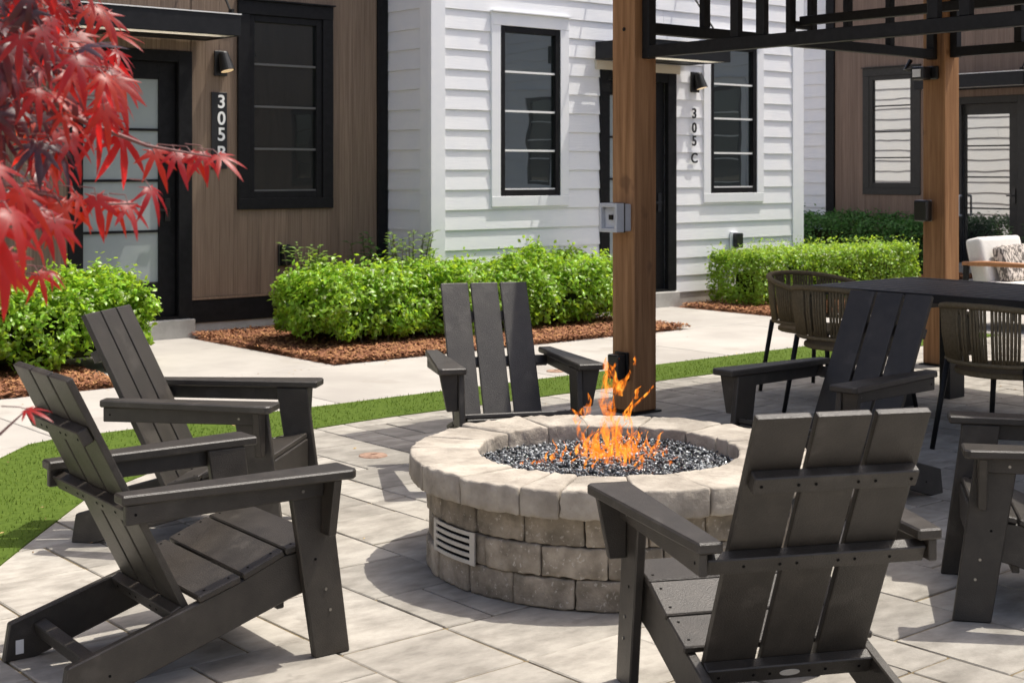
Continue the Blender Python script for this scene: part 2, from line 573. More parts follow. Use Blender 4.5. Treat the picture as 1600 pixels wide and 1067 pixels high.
tag(link_mesh('grass', raw_mesh('grass', V.reshape(-1, 3), np.arange(3 * n).reshape(-1, 3)), 'grass_blade'), 'short green turf strip between the patio and the pale path', 'grass', kind='stuff')

# concrete path: slabs with control joints
path = empty('path', (6, 8.4, 0), kind='structure')
mb = MB(); mb.box(-8, 18.1, 7.4, 11.6, -.085, -.012); mb.box(11.6, 18.1, -4, 7.4, -.085, -.012); mb.box(-8, 3.4, .5, 7.4, -.085, -.012)
mb.build('path_bed', 'joint_sand', path)


def slab(x0, x1, y0, y1):
    s = MB(); s.box(x0 + .004, x1 - .004, y0 + .004, y1 - .004, -.08, 0)
    o = s.build('slab', 'path_concrete', path, bevel=.004)
    return o


xs = [-8, -5.6, -3.2, -.8, 1.35, 3.15, 5.0, 6.85, 8.7, 10.55, 12.4, 14.3, 16.2, 18.1]
for i in range(len(xs) - 1):
    slab(xs[i], xs[i + 1], 7.55, 9.2)
slab(4.3, 5.95, 9.2, 11.55)
slab(9.85, 11.35, 9.2, 10.83)
for y0, y1 in ((5.6, 7.55), (3.6, 5.6), (1.6, 3.6), (-.4, 1.6), (-2.4, -.4)):
    for x0, x1 in ((11.6, 13.2), (13.2, 14.8), (14.8, 16.4), (16.4, 18.1)): slab(x0, x1, y0, y1)
for x0, x1 in ((14.9, 16.5), (16.5, 18.1)): slab(x0, x1, 9.2, 11.0)
for y0, y1 in ((5.6, 7.55), (3.6, 5.6)):
    for x0, x1 in ((-8, -5.6), (-5.6, -3.2), (-3.2, -.8), (-.8, 1.35)): slab(x0, x1, y0, y1)
slab(1.35, 3.15, 5.9, 7.55)

# mulch beds
BEDS = [(-6, 4.3, 9.2, 11.60), (5.95, 8.13, 9.18, 11.60), (8.13, 9.85, 9.18, 10.87), (11.35, 13.7, 9.22, 10.87), (13.7, 14.9, 9.22, 12.5), (16.3, 18.1, 11.0, 15.5)]
mulch = empty('mulch_bed', (7, 10, 0), kind='structure')
chipV = []; chipF = []
for (x0, x1, y0, y1) in BEDS:
    s = MB()
    nxx, nyy = max(3, int((x1 - x0) / .16)), max(3, int((y1 - y0) / .16))
    vs = []
    for j in range(nyy + 1):
        for i in range(nxx + 1):
            x = x0 + (x1 - x0) * i / nxx; y = y0 + (y1 - y0) * j / nyy
            e = min(i, nxx - i, j, nyy - j)
            vs.append((x, y, (-.01 if e == 0 else .014 + .02 * min(2, e) / 2 + .014 * mnoise.noise((x * 3, y * 3, 0)))))
    fs = [(j * (nxx + 1) + i, j * (nxx + 1) + i + 1, (j + 1) * (nxx + 1) + i + 1, (j + 1) * (nxx + 1) + i) for j in range(nyy) for i in range(nxx)]
    s.add(vs, fs).build('soil_sheet', 'bark', mulch, smooth=True)
# chips
pts = []
for (x0, x1, y0, y1) in BEDS:
    x0c = max(x0, 1.8)
    dp = 2.42 if x0 == 5.95 else min(1.5, y1 - y0)
    nn = int((x1 - x0c) * dp * 3600)
    px_, py_ = rng.uniform(x0c, x1, nn), y0 - .02 + rng.uniform(0, 1, nn) ** 1.15 * dp
    pts.append(np.c_[px_, py_, rng.uniform(.022, .052, nn)])
P = np.vstack(pts); n = len(P)
ang = rng.uniform(0, 2 * np.pi, n); l = rng.uniform(.008, .026, n); w = rng.uniform(.004, .009, n); t1 = rng.uniform(-.5, .5, n); t2 = rng.uniform(-.6, .6, n)
ux = np.c_[np.cos(ang), np.sin(ang), t1] * l[:, None]; uy = np.c_[-np.sin(ang), np.cos(ang), t2] * w[:, None]
uz = np.cross(ux, uy); uz /= np.linalg.norm(uz, axis=1)[:, None]; uz *= .004
V = np.stack([P - ux - uy, P + ux - uy * .6, P + ux * .9 + uy, P - ux * .8 + uy, P + uz + ux * .1], 1)
F = np.array([(0, 1, 4), (1, 2, 4), (2, 3, 4), (3, 0, 4)])
F = (F[None] + (np.arange(n) * 5)[:, None, None]).reshape(-1, 3)
tag(link_mesh('bark_chips', raw_mesh('bark_chips', V.reshape(-1, 3), F), 'bark_chip', mulch, (-7, -10, 0)), kind='stuff')

# ------------------------------------------------------------------ houses
EXPO = .1928
Z0S = .712 - 3 * EXPO


def siding(fr, x0, x1, zmin, zmax, holes, parent):
    """lapped boards, each an object, cut round the openings"""
    k = 0
    while True:
        zb = Z0S + k * EXPO; k += 1
        if zb >= zmax: break
        if zb + EXPO <= zmin: continue
        za, zt = max(zb, zmin), min(zb + EXPO, zmax)
        iv = [(x0, x1, za, zt)]
        for (hx0, hx1, hz0, hz1) in holes:
            out = []
            for (a, b_, c_, d_) in iv:
                if hx1 <= a or hx0 >= b_ or hz1 <= c_ or hz0 >= d_: out.append((a, b_, c_, d_)); continue
                if hx0 > a: out.append((a, hx0, c_, d_))
                if hx1 < b_: out.append((hx1, b_, c_, d_))
                xa, xb = max(a, hx0), min(b_, hx1)
                if hz0 > c_ + .004: out.append((xa, xb, c_, hz0))
                if hz1 < d_ - .004: out.append((xa, xb, hz1, d_))
            iv = out
        cut = []
        for (a, b_, c_, d_) in iv:
            if b_ - a > 2.4:
                j_ = a + (b_ - a) * random.uniform(.3, .7); cut += [(a, j_ - .0008, c_, d_), (j_ + .0008, b_, c_, d_)]
            else: cut.append((a, b_, c_, d_))
        for (a, b_, c_, d_) in cut:
            if b_ - a < .01: continue
            th = lambda z: -.021 + .016 * (z - zb) / EXPO
            mb = MB()
            zz = d_ - .001
            q = [fr.p(a + .001, 0, c_), fr.p(b_ - .001, 0, c_), fr.p(b_ - .001, th(c_), c_), fr.p(a + .001, th(c_), c_),
                 fr.p(a + .001, 0, zz), fr.p(b_ - .001, 0, zz), fr.p(b_ - .001, th(zz), zz), fr.p(a + .001, th(zz), zz)]
            mb.add(q, [(0, 1, 2, 3), (4, 7, 6, 5), (3, 2, 6, 7), (0, 4, 5, 1), (1, 5, 6, 2), (0, 3, 7, 4)])
            mb.build('siding_board', 'siding', parent)


def planks(fr, x0, x1, zmin, zmax, holes, parent, m, w=.142):
    k = 0
    n_ = round((x1 - x0) / w); w = (x1 - x0) / n_
    for k in range(n_):
        a, b_ = x0 + k * w + .0005, x0 + (k + 1) * w - .0005
        segs = [(a, b_, zmin, zmax)]
        for (hx0, hx1, hz0, hz1) in holes:
            out = []
            for (p, q, c_, d_) in segs:
                if hx1 <= p or hx0 >= q or hz1 <= c_ or hz0 >= d_: out.append((p, q, c_, d_)); continue
                if hx0 > p + .006: out.append((p, hx0, c_, d_))
                if hx1 < q - .006: out.append((hx1, q, c_, d_))
                xa, xb = max(p, hx0), min(q, hx1)
                if hz0 > c_ + .004: out.append((xa, xb, c_, hz0))
                if hz1 < d_ - .004: out.append((xa, xb, hz1, d_))
            segs = out
        pr = -.018 - (.0008 if k % 2 else 0)
        for (p, q, c_, d_) in segs:
            if q - p < .008: continue
            mb = MB(); fr.box(mb, p, q, pr, 0, c_, d_)
            mb.build('plank', m, parent, bevel=.0012)


def window(fr, x, parent, trim, sash_m, pane_m, bar_m, wide=.115, proud=.034):
    """casement with trim 1.02 x 1.90 m, sill at 1.12 m, four lights; x is the left edge of the trim"""
    x0, x1, z0, z1 = x, x + 1.02, 1.12, 3.03
    mb = MB()
    fr.box(mb, x0, x0 + wide, -proud, .01, z0 + wide * .9, z1 - wide * 1.1)
    fr.box(mb, x1 - wide, x1, -proud, .01, z0 + wide * .9, z1 - wide * 1.1)
    fr.box(mb, x0, x1, -proud - .002, .01, z0, z0 + wide * .9)
    fr.box(mb, x0, x1, -proud - .002, .01, z1 - wide * 1.1, z1)
    win = mb.build('window', trim, parent, bevel=.003)
    mb = MB(); fr.box(mb, x0 - .01, x1 + .01, -proud - .03, .0, z1 + .001, z1 + .014)
    mb.build('drip_cap', trim, win)
    a0, a1, c0, c1 = x0 + wide, x1 - wide, z0 + wide * .9, z1 - wide * 1.1
    fw = .062
    mb = MB()
    fr.box(mb, a0, a0 + fw, -.026, .06, c0, c1); fr.box(mb, a1 - fw, a1, -.026, .06, c0, c1)
    fr.box(mb, a0 + fw, a1 - fw, -.0255, .06, c0, c0 + fw); fr.box(mb, a0 + fw, a1 - fw, -.0255, .06, c1 - fw, c1)
    mb.build('sash', sash_m, win, bevel=.003)
    g0, g1, h0, h1 = a0 + fw, a1 - fw, c0 + fw, c1 - fw
    mb = MB(); fr.box(mb, g0, g1, -.016, -.002, h0, h0 + .014); mb.build('glazing_bead', bar_m, win)
    zs = [h0] + [h0 + (h1 - h0) * k / 4 for k in (1, 2, 3)] + [h1]
    for k in range(4):
        mb = MB(); fr.box(mb, g0, g1, .012, .022, zs[k], zs[k + 1] - .0005)
        o = mb.build('pane', pane_m, win)
    for k in (1, 2, 3):
        mb = MB(); fr.box(mb, g0, g1, -.012, .010, zs[k] - .010, zs[k] + .010)
        mb.build('muntin', bar_m, win)
    return (x0 + .02, x1 - .02, z0 + .02, z1 - .02)


def door(fr, x, parent, m, glass_m, zs=.17, handle='black_plastic'):
    """glazed door 1.14 m over the frame, x is the left edge"""
    x0, x1, z1 = x, x + 1.14, 2.53
    mb = MB()
    fr.box(mb, x0, x0 + .13, -.035, .02, zs, z1); fr.box(mb, x1 - .13, x1, -.035, .02, zs, z1); fr.box(mb, x0 + .13, x1 - .13, -.033, .02, z1 - .10, z1)
    d = mb.build('door', m, parent, bevel=.003)
    a0, a1, c1 = x0 + .13, x1 - .13, z1 - .10
    mb = MB()
    g0, g1, h0, h1 = a0 + .02, a1 - .16, zs + .33, c1 - .155
    fr.box(mb, a0, g0, .03, .08, zs + .02, c1); fr.box(mb, g1, a1, .03, .08, zs + .02, c1)
    fr.box(mb, g0, g1, .0305, .08, zs + .02, h0); fr.box(mb, g0, g1, .0305, .08, h1, c1)
    mb.build('door_leaf', m, d, bevel=.003)
    mb = MB(); fr.box(mb, a0, a1, -.03, .10, zs, zs + .02); mb.build('threshold', m, d)
    zz = [h0 + (h1 - h0) * k / 4 for k in range(5)]
    for k in range(4):
        mb = MB(); fr.box(mb, g0, g1, .05, .06, zz[k], zz[k + 1] - .0005); mb.build('pane', glass_m, d)
    for k in (1, 2, 3):
        mb = MB(); fr.box(mb, g0, g1, .034, .049, zz[k] - .011, zz[k] + .011); mb.build('muntin', m, d)
    mb = MB(); fr.box(mb, g1 + .05, g1 + .10, .012, .03, zs + .86, zs + 1.06); fr.box(mb, g1 - .02, g1 + .09, -.02, -.005, zs + .95, zs + .97); fr.box(mb, g1 + .065, g1 + .08, -.02, .012, zs + .95, zs + .97)
    mb.build('handle', handle, d)
    return (x0 + .02, x1 - .02, zs - .0, z1 - .02)


QB, QW, PR = 11.61, 10.885, 18.155
TOP = 6.2
frB = Fr((0, QB, 0), (1, 0, 0), (0, 1, 0))
frW = Fr((0, QW, 0), (1, 0, 0), (0, 1, 0))
frS = Fr((8.137, QB, 0), (0, -1, 0), (1, 0, 0))       # white return wall, x towards the viewer
frE = Fr((13.627, QW, 0), (0, 1, 0), (-1, 0, 0))     # far end wall of the white house
frR = Fr((PR, 0, 0), (0, -1, 0), (1, 0, 0))          # right-hand house, x = -y

# brown house behind the maple
hb = empty('townhouse', (5.5, QB + 2, 0), label='brown plank clad house behind the red maple leaves, door number 305 B', cat='house')
holes = [door(frB, 4.868, hb, 'black_trim', 'frosted'), window(frB, 6.463, hb, 'black_trim', 'black_trim', 'pane_dark', 'bar_grey', proud=.045)]
mb = MB(); frB.box(mb, -4, 8.5, .12, 6, -.05, TOP); frB.box(mb, -4, 4.868, .001, .12, -.05, TOP); frB.box(mb, 6.008, 6.463, .001, .12, -.05, TOP)
frB.box(mb, 7.483, 8.13, .001, .12, -.05, TOP); frB.box(mb, 4.868, 6.008, .001, .12, 2.53, TOP); frB.box(mb, 6.463, 7.483, .001, .12, 3.03, TOP); frB.box(mb, 6.463, 7.483, .001, .12, -.05, 1.12)
mb.build('wall', 'black_trim', hb)
holes.append((4.868, 6.008, 0, 2.51))
planks(frB, -1.0, 8.0, .345, TOP, holes, hb, 'brown_plank')
mb = MB(); frB.box(mb, 8.0, 8.116, -.045, .0, .02, TOP); mb.build('corner_board', 'black_trim', hb, bevel=.003)
for a, b_ in ((-1, 4.868), (6.008, 8.0)):
    mb = MB(); frB.box(mb, a, b_, -.026, 0, .118, .322); mb.build('base_board', 'black_trim', hb, bevel=.003)
    mb = MB(); frB.box(mb, a, b_, -.034, 0, .323, .343); mb.build('base_flashing', 'brown_plank', hb)
    mb = MB(); frB.box(mb, a, b_, -.012, 0, -.03, .116); mb.build('foundation', 'foundation', hb)
mb = MB(); frB.box(mb, 4.86, 6.02, -.075, -.036, -.03, .163); frB.box(mb, 4.868, 6.008, -.036, .1, -.03, .165); mb.build('stoop', 'foundation', hb, bevel=.008)
mb = MB(); frB.box(mb, -4.2, 8.136, -.25, 6.2, TOP + .002, TOP + .2); mb.build('roof', 'black_trim', hb)

# white house
hw = empty('townhouse', (10.8, QW + 2, 0), label='white lap sided house with black windows, door number 305 C', cat='house')
hW = [window(frW, 8.849, hw, 'white_trim', 'black_trim', 'pane_grey', 'white_metal'), window(frW, 11.897, hw, 'white_trim', 'black_trim', 'pane_grey', 'white_metal'),
      door(frW, 10.316, hw, 'black_trim', 'frosted')]
hW.append((10.316, 11.456, 0, 2.51))
siding(frW, 8.282, 13.449, .145, TOP, hW, hw)
siding(frS, .0, QB - QW - .10, .145, TOP, [], hw)
siding(frE, .14, 6.0, .03, TOP, [], hw)
mb = MB(); frW.box(mb, 8.1375, 13.626, .12, 6, -.05, TOP)
for a, b_, c_, d_ in ((8.1375, 8.849, -.05, TOP), (9.869, 10.316, -.05, TOP), (11.456, 11.897, -.05, TOP), (12.917, 13.626, -.05, TOP), (8.849, 9.869, -.05, 1.12), (8.849, 9.869, 3.03, TOP), (11.897, 12.917, -.05, 1.12), (11.897, 12.917, 3.03, TOP), (10.316, 11.456, 2.53, TOP)):
    frW.box(mb, a, b_, .001, .12, c_, d_)
mb.build('wall', 'siding', hw)
mb = MB(); frW.box(mb, 8.112, 8.282, -.03, .0, .02, TOP); mb.build('corner_board', 'white_trim', hw, bevel=.003)
mb = MB(); frS.box(mb, QB - QW - .15, QB - QW - .0005, -.0255, .0, .02, TOP); mb.build('corner_board', 'white_trim', hw, bevel=.002)
mb = MB(); frW.box(mb, 13.449, 13.65, -.03, .0, .02, TOP); mb.build('corner_board', 'white_trim', hw, bevel=.003)
mb = MB(); frE.box(mb, 0.001, .14, -.0255, .0, .02, TOP); mb.build('corner_board', 'white_trim', hw, bevel=.003)
mb = MB(); frW.box(mb, 10.25, 11.52, -.033, .0, 2.532, 2.625); mb.build('door_header', 'cream_trim', hw, bevel=.003)
for a, b_ in ((8.15, 10.3), (11.46, 13.6)):
    mb = MB(); frW.box(mb, a, b_, -.010, 0, -.03, .143); mb.build('foundation', 'foundation', hw)
mb = MB(); frW.box(mb, 10.30, 11.47, -.075, -.036, -.03, .163); frW.box(mb, 10.316, 11.456, -.036, .1, -.03, .165); mb.build('stoop', 'foundation', hw, bevel=.008)
mb = MB(); frW.box(mb, 8.1385, 13.9, -.25, 6.2, TOP + .002, TOP + .2); mb.build('roof', 'white_trim', hw)

# brown and white house at the right
hr = empty('townhouse', (PR + 2, 11, 0), label='brown and white house in shade behind the far cedar post', cat='house')
hR = [window(frR, -13.294, hr, 'bronze_trim', 'bronze_trim', 'pane_mirror', 'bronze_trim'), door(frR, -11.72, hr, 'bronze_trim', 'pane_mirror')]
hR.append((-11.72, -10.58, 0, 2.51))
hR += [window(frR, -9.9, hr, 'bronze_trim', 'bronze_trim', 'pane_grey', 'bronze_trim')]
hR2 = [window(frR, -6.2, hr, 'white_trim', 'black_trim', 'pane_grey', 'white_metal'), window(frR, -1.5, hr, 'white_trim', 'black_trim', 'pane_grey', 'white_metal')]
hR3 = [window(frR, 5.6, hr, 'bronze_trim', 'bronze_trim', 'pane_grey', 'bronze_trim')]
planks(frR, -13.816, -8.0, .30, TOP, hR, hr, 'brown_plank_far')
siding(frR, -16.5, -13.98, .03, TOP, [], hr)
siding(frR, -7.8, 3.0, .03, TOP, hR2, hr)
planks(frR, 3.2, 14.0, .30, TOP, hR3, hr, 'brown_plank_far', .20)
mb = MB(); frR.box(mb, 3.01, 3.19, -.05, .0, .0, TOP); mb.build('corner_board', 'black_trim', hr, bevel=.003)
mb = MB(); frR.box(mb, -13.975, -13.82, -.05, .0, .0, TOP); mb.build('corner_board', 'black_trim', hr, bevel=.003)
mb = MB(); frR.box(mb, -7.99, -7.81, -.05, .0, .0, TOP); mb.build('corner_board', 'black_trim', hr, bevel=.003)
mb = MB(); frR.box(mb, -13.81, -11.73, -.026, 0, -.04, .298); mb.build('base_board', 'black_trim', hr, bevel=.003)
mb = MB(); frR.box(mb, -10.57, -8.0, -.026, 0, -.04, .298); mb.build('base_board', 'black_trim', hr, bevel=.003)
mb = MB(); frR.box(mb, -16.5, 14.0, .12, 6, -.05, TOP)
for a, b_, c_, d_ in ((-16.5, -13.294, -.05, TOP), (-12.274, -11.72, -.05, TOP), (-10.58, -9.9, -.05, TOP), (-8.88, -6.2, -.05, TOP), (-5.18, -1.5, -.05, TOP), (-.48, 5.6, -.05, TOP), (6.62, 14.0, -.05, TOP), (-1.5, -.48, -.05, 1.12), (-1.5, -.48, 3.03, TOP), (5.6, 6.62, -.05, 1.12), (5.6, 6.62, 3.03, TOP), (-13.294, -12.274, -.05, 1.12), (-13.294, -12.274, 3.03, TOP),
                      (-9.9, -8.88, -.05, 1.12), (-9.9, -8.88, 3.03, TOP), (-6.2, -5.18, -.05, 1.12), (-6.2, -5.18, 3.03, TOP), (-11.72, -10.58, 2.53, TOP)):
    frR.box(mb, a, b_, .001, .12, c_, d_)
mb.build('wall', 'siding', hr)
mb = MB(); frR.box(mb, -11.9, -10.4, -.4, -.036, -.03, .165); frR.box(mb, -11.72, -10.58, -.036, .1, -.03, .165); mb.build('stoop', 'foundation', hr, bevel=.008)
mb = MB(); frR.box(mb, -16.6, 14.1, -.25, 6.2, TOP + .002, TOP + .2); mb.build('roof', 'black_trim', hr)


# unseen white house added at the left to bounce sunlight into the court
frL = Fr((-7.5, 0, 0), (0, 1, 0), (-1, 0, 0))
hl = empty('townhouse', (-9.5, 2, 0), label='unseen white lap sided house added beyond the left picture edge for its bounced sunlight', cat='house')
hL = [window(frL, -1.0, hl, 'white_trim', 'black_trim', 'pane_grey', 'white_metal'), window(frL, 4.0, hl, 'white_trim', 'black_trim', 'pane_grey', 'white_metal')]
siding(frL, -8, 11, .145, TOP, hL, hl)
mb = MB(); frL.box(mb, -8, 11, .03, 6, -.05, TOP); mb.build('wall', 'siding', hl)
mb = MB(); frL.box(mb, -8.1, 11.1, -.25, 6.2, TOP + .002, TOP + .2); mb.build('roof', 'white_trim', hl)


def awning(fr, x0, x1, depth, label):
    """flat metal door canopy hung on two rods"""
    z0, z1 = 2.63, 2.81
    b0 = fr.p((x0 + x1) / 2, -depth / 2, z0)
    t = empty('awning', b0, label=label, cat='awning', group='flat black canopies over the doors')
    mb = MB(); fr.box(mb, x0, x1, -depth, -depth + .03, z0, z1); mb.build('fascia', 'awning_black', t, bevel=.003)
    for a in (x0, x1 - .03):
        mb = MB(); fr.box(mb, a, a + .03, -depth + .0305, -.046, z0, z1); mb.build('side_beam', 'awning_black', t, bevel=.003)
    mb = MB(); fr.box(mb, x0 + .031, x1 - .031, -.07, -.046, z0, z1); mb.build('wall_rail', 'awning_black', t)
    mb = MB(); fr.box(mb, x0 - .004, x1 + .004, -depth - .006, -depth + .04, z1 + .001, z1 + .010); mb.build('cap_flashing', 'white_metal', t)
    w_ = (depth - .13) / 5
    for k in range(2):
        a = -depth + .04 + w_ * k
        mb = MB(); fr.box(mb, x0 + .031, x1 - .031, a, a + w_ * .8, z0 + .003, z0 + .010); mb.build('light_panel', 'acrylic', t)
    n_ = 5
    for k in range(2, n_):
        a = -depth + .045 + (depth - .13) * k / n_
        mb = MB(); fr.box(mb, x0 + .031, x1 - .031, a, a + (depth - .13) / n_ * .97, z0 + .006, z0 + .05); mb.build('soffit_slat', 'awning_black', t)
    for a in (x0 + .06, x1 - .06):
        mb = MB(); p0 = fr.p(a, -depth + .06, z1 + .02); p1 = fr.p(a, -.02, z1 + .78)
        mb.tube([p0, p1], .011, 8)
        mb.obox(p0, fr.x * .012, fr.y * .03, Vector((0, 0, .03))); mb.obox(p1, fr.x * .03, fr.y * .02, Vector((0, 0, .06)))
        mb.build('tie_rod', 'steel_black', t)
    return t


awning(frB, 4.66, 6.14, .667, 'black door canopy on the brown house above the door of 305 B')
awning(frW, 10.22, 11.62, .667, 'black door canopy on the white house, half hidden by the cedar post')
awning(frR, -11.95, -10.25, .667, 'dark door canopy on the shaded brown house behind the far cedar post')


def wall_lamp(fr, x, z, label, dx=0):
    b0 = fr.p(x, -.02, z)
    t = empty('wall_lamp', b0, label=label, cat='lamp', group='black cone wall lamps')
    mb = MB(); fr.box(mb, x - .075, x + .05, -.046, -.022, z - .115, z + .11); mb.build('back_plate', 'black_paint', t, bevel=.003)
    # tilted cone shade
    mb = MB()
    p0, p1 = fr.p(x - .01, -.075, z + .095), fr.p(x + .012, -.115, z - .07)
    mb.tube([p0, p0 + (p1 - p0) * .08, p1], [.038, .045, .068], 20)
    mb.build('shade', 'black_paint', t, smooth=False)
    ax = (p1 - p0).normalized()
    mb = MB(); mb.tube([p1 + ax * .001, p1 + ax * .004], .056, 20); mb.build('bulb_lens', 'lamp_glow', t)
    return t


wall_lamp(frB, 6.30, 2.44, 'black cone wall lamp on brown planks above the number 305 B')
wall_lamp(frW, 11.76, 2.455, 'black cone wall lamp on white siding above the number 305 C')


def glyph(ch, fr, x, y, z, size, m, parent):
    cu = bpy.data.curves.new('character', 'FONT')
    cu.body = ch; cu.size = size; cu.extrude = .004; cu.align_x = 'CENTER'; cu.align_y = 'CENTER'; cu.offset = .003
    cu.materials.append(MATS[m])
    tmp = bpy.data.objects.new('character', cu); col.objects.link(tmp)
    me = bpy.data.meshes.new_from_object(tmp.evaluated_get(bpy.context.evaluated_depsgraph_get()))
    bpy.data.objects.remove(tmp); bpy.data.curves.remove(cu)
    o = bpy.data.objects.new('character', me); col.objects.link(o)
    o.parent = parent
    o.location = fr.p(x, y, z) - origin_of(parent)
    o.rotation_euler = (R(90), 0, math.atan2(fr.x.y, fr.x.x))


sg = empty('house_number', frB.p(6.277, 0, 1.84), label='black number plate reading 305 B beside the brown house door', cat='sign')
mb = MB(); frB.box(mb, 6.199, 6.354, -.034, -.022, 1.49, 2.178); mb.build('plate', 'black_paint', sg, bevel=.002)
for ch, z in zip('305B', (2.089, 1.939, 1.795, 1.63)): glyph(ch, frB, 6.296, -.0345, z, .165, 'white_paint', sg)
sg = empty('house_number', frW.p(11.734, 0, 1.84), label='black raised characters 305 C on white siding beside the door', cat='sign')
for ch, z in zip('305C', (2.103, 1.944, 1.80, 1.61)): glyph(ch, frW, 11.734, -.038, z, .155, 'black_paint', sg)

def wall_outlet(fr, x, z, label):
    t = empty('outlet_box', fr.p(x, 0, z), label=label, cat='outlet', group='outdoor outlet covers')
    mb = MB(); fr.box(mb, x - .075, x + .045, -.05, -.019, z - .10, z + .10); mb.build('back_plate', 'white_trim' if fr is frW else 'black_plastic', t, bevel=.004)
    mb = MB(); fr.box(mb, x - .055, x + .055, -.115, -.051, z - .085, z + .085); mb.build('cover', 'black_plastic', t, bevel=.012, segs=2)


wall_outlet(frB, 6.96, .69, 'black outlet cover low on brown planks behind the long hedge')
wall_outlet(frW, 12.41, .685, 'black outlet cover low on white siding above the clipped hedge')

# ------------------------------------------------------------------ pergola
PX, PY = 6.223, 6.25
pg = empty('pergola', (7.9, 4.0, 0), label='pergola of cedar posts and black steel beams over the dining table', cat='pergola')
hw_ = .096


def post(x, y):
    mb = MB(); mb.box(x - hw_, x + hw_, y - hw_, y + hw_, .012, 2.98)
    p = mb.build('post', 'cedar', pg, bevel=.006)
    mb = MB(); mb.box(x - hw_ - .022, x + hw_ + .022, y - hw_ - .022, y + hw_ + .022, .0, .011); mb.build('base_plate', 'steel_black', p)
    for z in (2.33, 2.60, 1.93):
        mb = MB(); mb.tube([(x - hw_ - .004, y - .01, z), (x - hw_ + .01, y - .01, z)], .012, 10)
        if z > 2: mb.build('bolt', 'steel_black', p)
    return p


for x, y in ((PX, PY), (9.5, PY), (PX, 1.1), (9.5, 1.1)): post(x, y)


def beam(x0, x1, y0, y1, z0, z1, name='beam'):
    mb = MB(); mb.box(x0, x1, y0, y1, z0, z1); mb.build(name, 'steel_black', pg, bevel=.003)


# front truss along y at x = PX, rear truss along x at y = PY, middle beam
for xx in (PX, 9.5):
    zb = 2.155 if xx == PX else 2.33
    beam(xx - .03, xx + .03, 1.1 + hw_, PY - hw_, zb, zb + .072)
    beam(xx - .03, xx + .03, 1.1 + hw_, PY - hw_, 2.80, 2.88)
    beam(xx - .032, xx + .032, PY - hw_ - .06, PY - hw_, zb - .005, 2.88, 'bracket')
    beam(xx - .032, xx + .032, 1.1 + hw_, 1.1 + hw_ + .06, zb - .005, 2.88, 'bracket')
for yy in (PY, 1.1):
    beam(PX + hw_, 9.5 - hw_, yy - .03, yy + .03, 2.315, 2.385)
    beam(PX + hw_, 9.5 - hw_, yy - .03, yy + .03, 2.80, 2.88)
    for xx in (PX + hw_, 9.5 - hw_ - .05):
        beam(xx, xx + .05, yy - .032, yy + .032, 2.31, 2.88, 'bracket')
for xx in (7.8, ):
    beam(xx - .03, xx + .03, 1.2, PY - .031, 2.46, 2.52)
for yv in (5.43, 5.24, 4.13, 3.95, 3.0, 2.8, 1.9): beam(PX - .022, PX + .022, yv - .03, yv + .03, 2.228, 2.80, 'truss_bar')
beam(PX - .02, PX + .02, 1.2, 3.92, 2.50, 2.56, 'truss_bar')
for xv in (6.86, 7.72, 7.95, 8.35, 8.85): beam(xv - .03, xv + .03, PY - .022, PY + .022, 2.386, 2.80, 'truss_bar')
beam(7.755, 7.915, PY - .022, PY + .022, 2.44, 2.49, 'truss_bar')
for yv in (5.6, 4.9, 4.1, 3.3): beam(9.5 - .022, 9.5 + .022, yv - .03, yv + .03, 2.403, 2.80, 'truss_bar')
# cedar rafters and metal roof sheet
for k in range(9):
    y = 1.0 + k * .655
    mb = MB(); mb.box(5.66, 9.72, y - .045, y + .045, 2.885, 2.985); mb.build('rafter', 'cedar', pg, bevel=.004)
mb = MB(); mb.box(5.62, 9.76, .75, 6.30, 3.0, 3.05); mb.build('roof', 'steel_black', pg)

# boxes on the posts
t = empty('outlet_box', (PX - hw_, PY - .015, 1.19), label='grey weatherproof outlet box on the near cedar post at eye level', cat='outlet')
mb = MB(); mb.box(PX - hw_ - .055, PX - hw_ - .001, PY - .072, PY + .072, 1.105, 1.27); mb.build('box', 'pvc_grey', t, bevel=.008, segs=2)
mb = MB(); mb.box(PX - hw_ - .066, PX - hw_ - .056, PY - .080, PY + .080, 1.098, 1.277); mb.build('gasket', 'black_plastic', t, bevel=.004)
mb = MB()
mb.box(PX - hw_ - .13, PX - hw_ - .067, PY - .078, PY - .056, 1.10, 1.275); mb.box(PX - hw_ - .13, PX - hw_ - .067, PY + .056, PY + .078, 1.10, 1.275)
mb.box(PX - hw_ - .13, PX - hw_ - .067, PY - .0555, PY + .0555, 1.10, 1.125); mb.box(PX - hw_ - .13, PX - hw_ - .067, PY - .0555, PY + .0555, 1.25, 1.275)
mb.box(PX - hw_ - .10, PX - hw_ - .067, PY - .0555, PY + .0555, 1.1255, 1.2495)
mb.build('cover', 'pvc_grey', t, bevel=.006, segs=2)
mb = MB(); mb.box(PX - hw_ - .112, PX - hw_ - .101, PY - .02, PY + .01, 1.175, 1.205); mb.build('latch', 'black_plastic', t)
t = empty('outlet_box', (PX - hw_, PY, .36), label='black outlet cover near the foot of the near cedar post behind the flames', cat='outlet')
mb = MB(); mb.box(PX - hw_ - .02, PX - hw_ - .001, PY - .055, PY + .055, .20, .37); mb.build('back_plate', 'black_plastic', t, bevel=.003)
mb = MB(); mb.box(PX - hw_ - .09, PX - hw_ - .021, PY - .047, PY + .047, .21, .36); mb.build('cover', 'black_plastic', t, bevel=.012, segs=2)
t = empty('outlet_box', (9.5 - hw_, PY, 1.17), label='black outlet cover on the far cedar post', cat='outlet')
mb = MB(); mb.box(9.5 - hw_ - .03, 9.5 - hw_ - .001, PY + .0, PY + .12, 1.09, 1.25); mb.build('back_plate', 'chrome', t, bevel=.003)
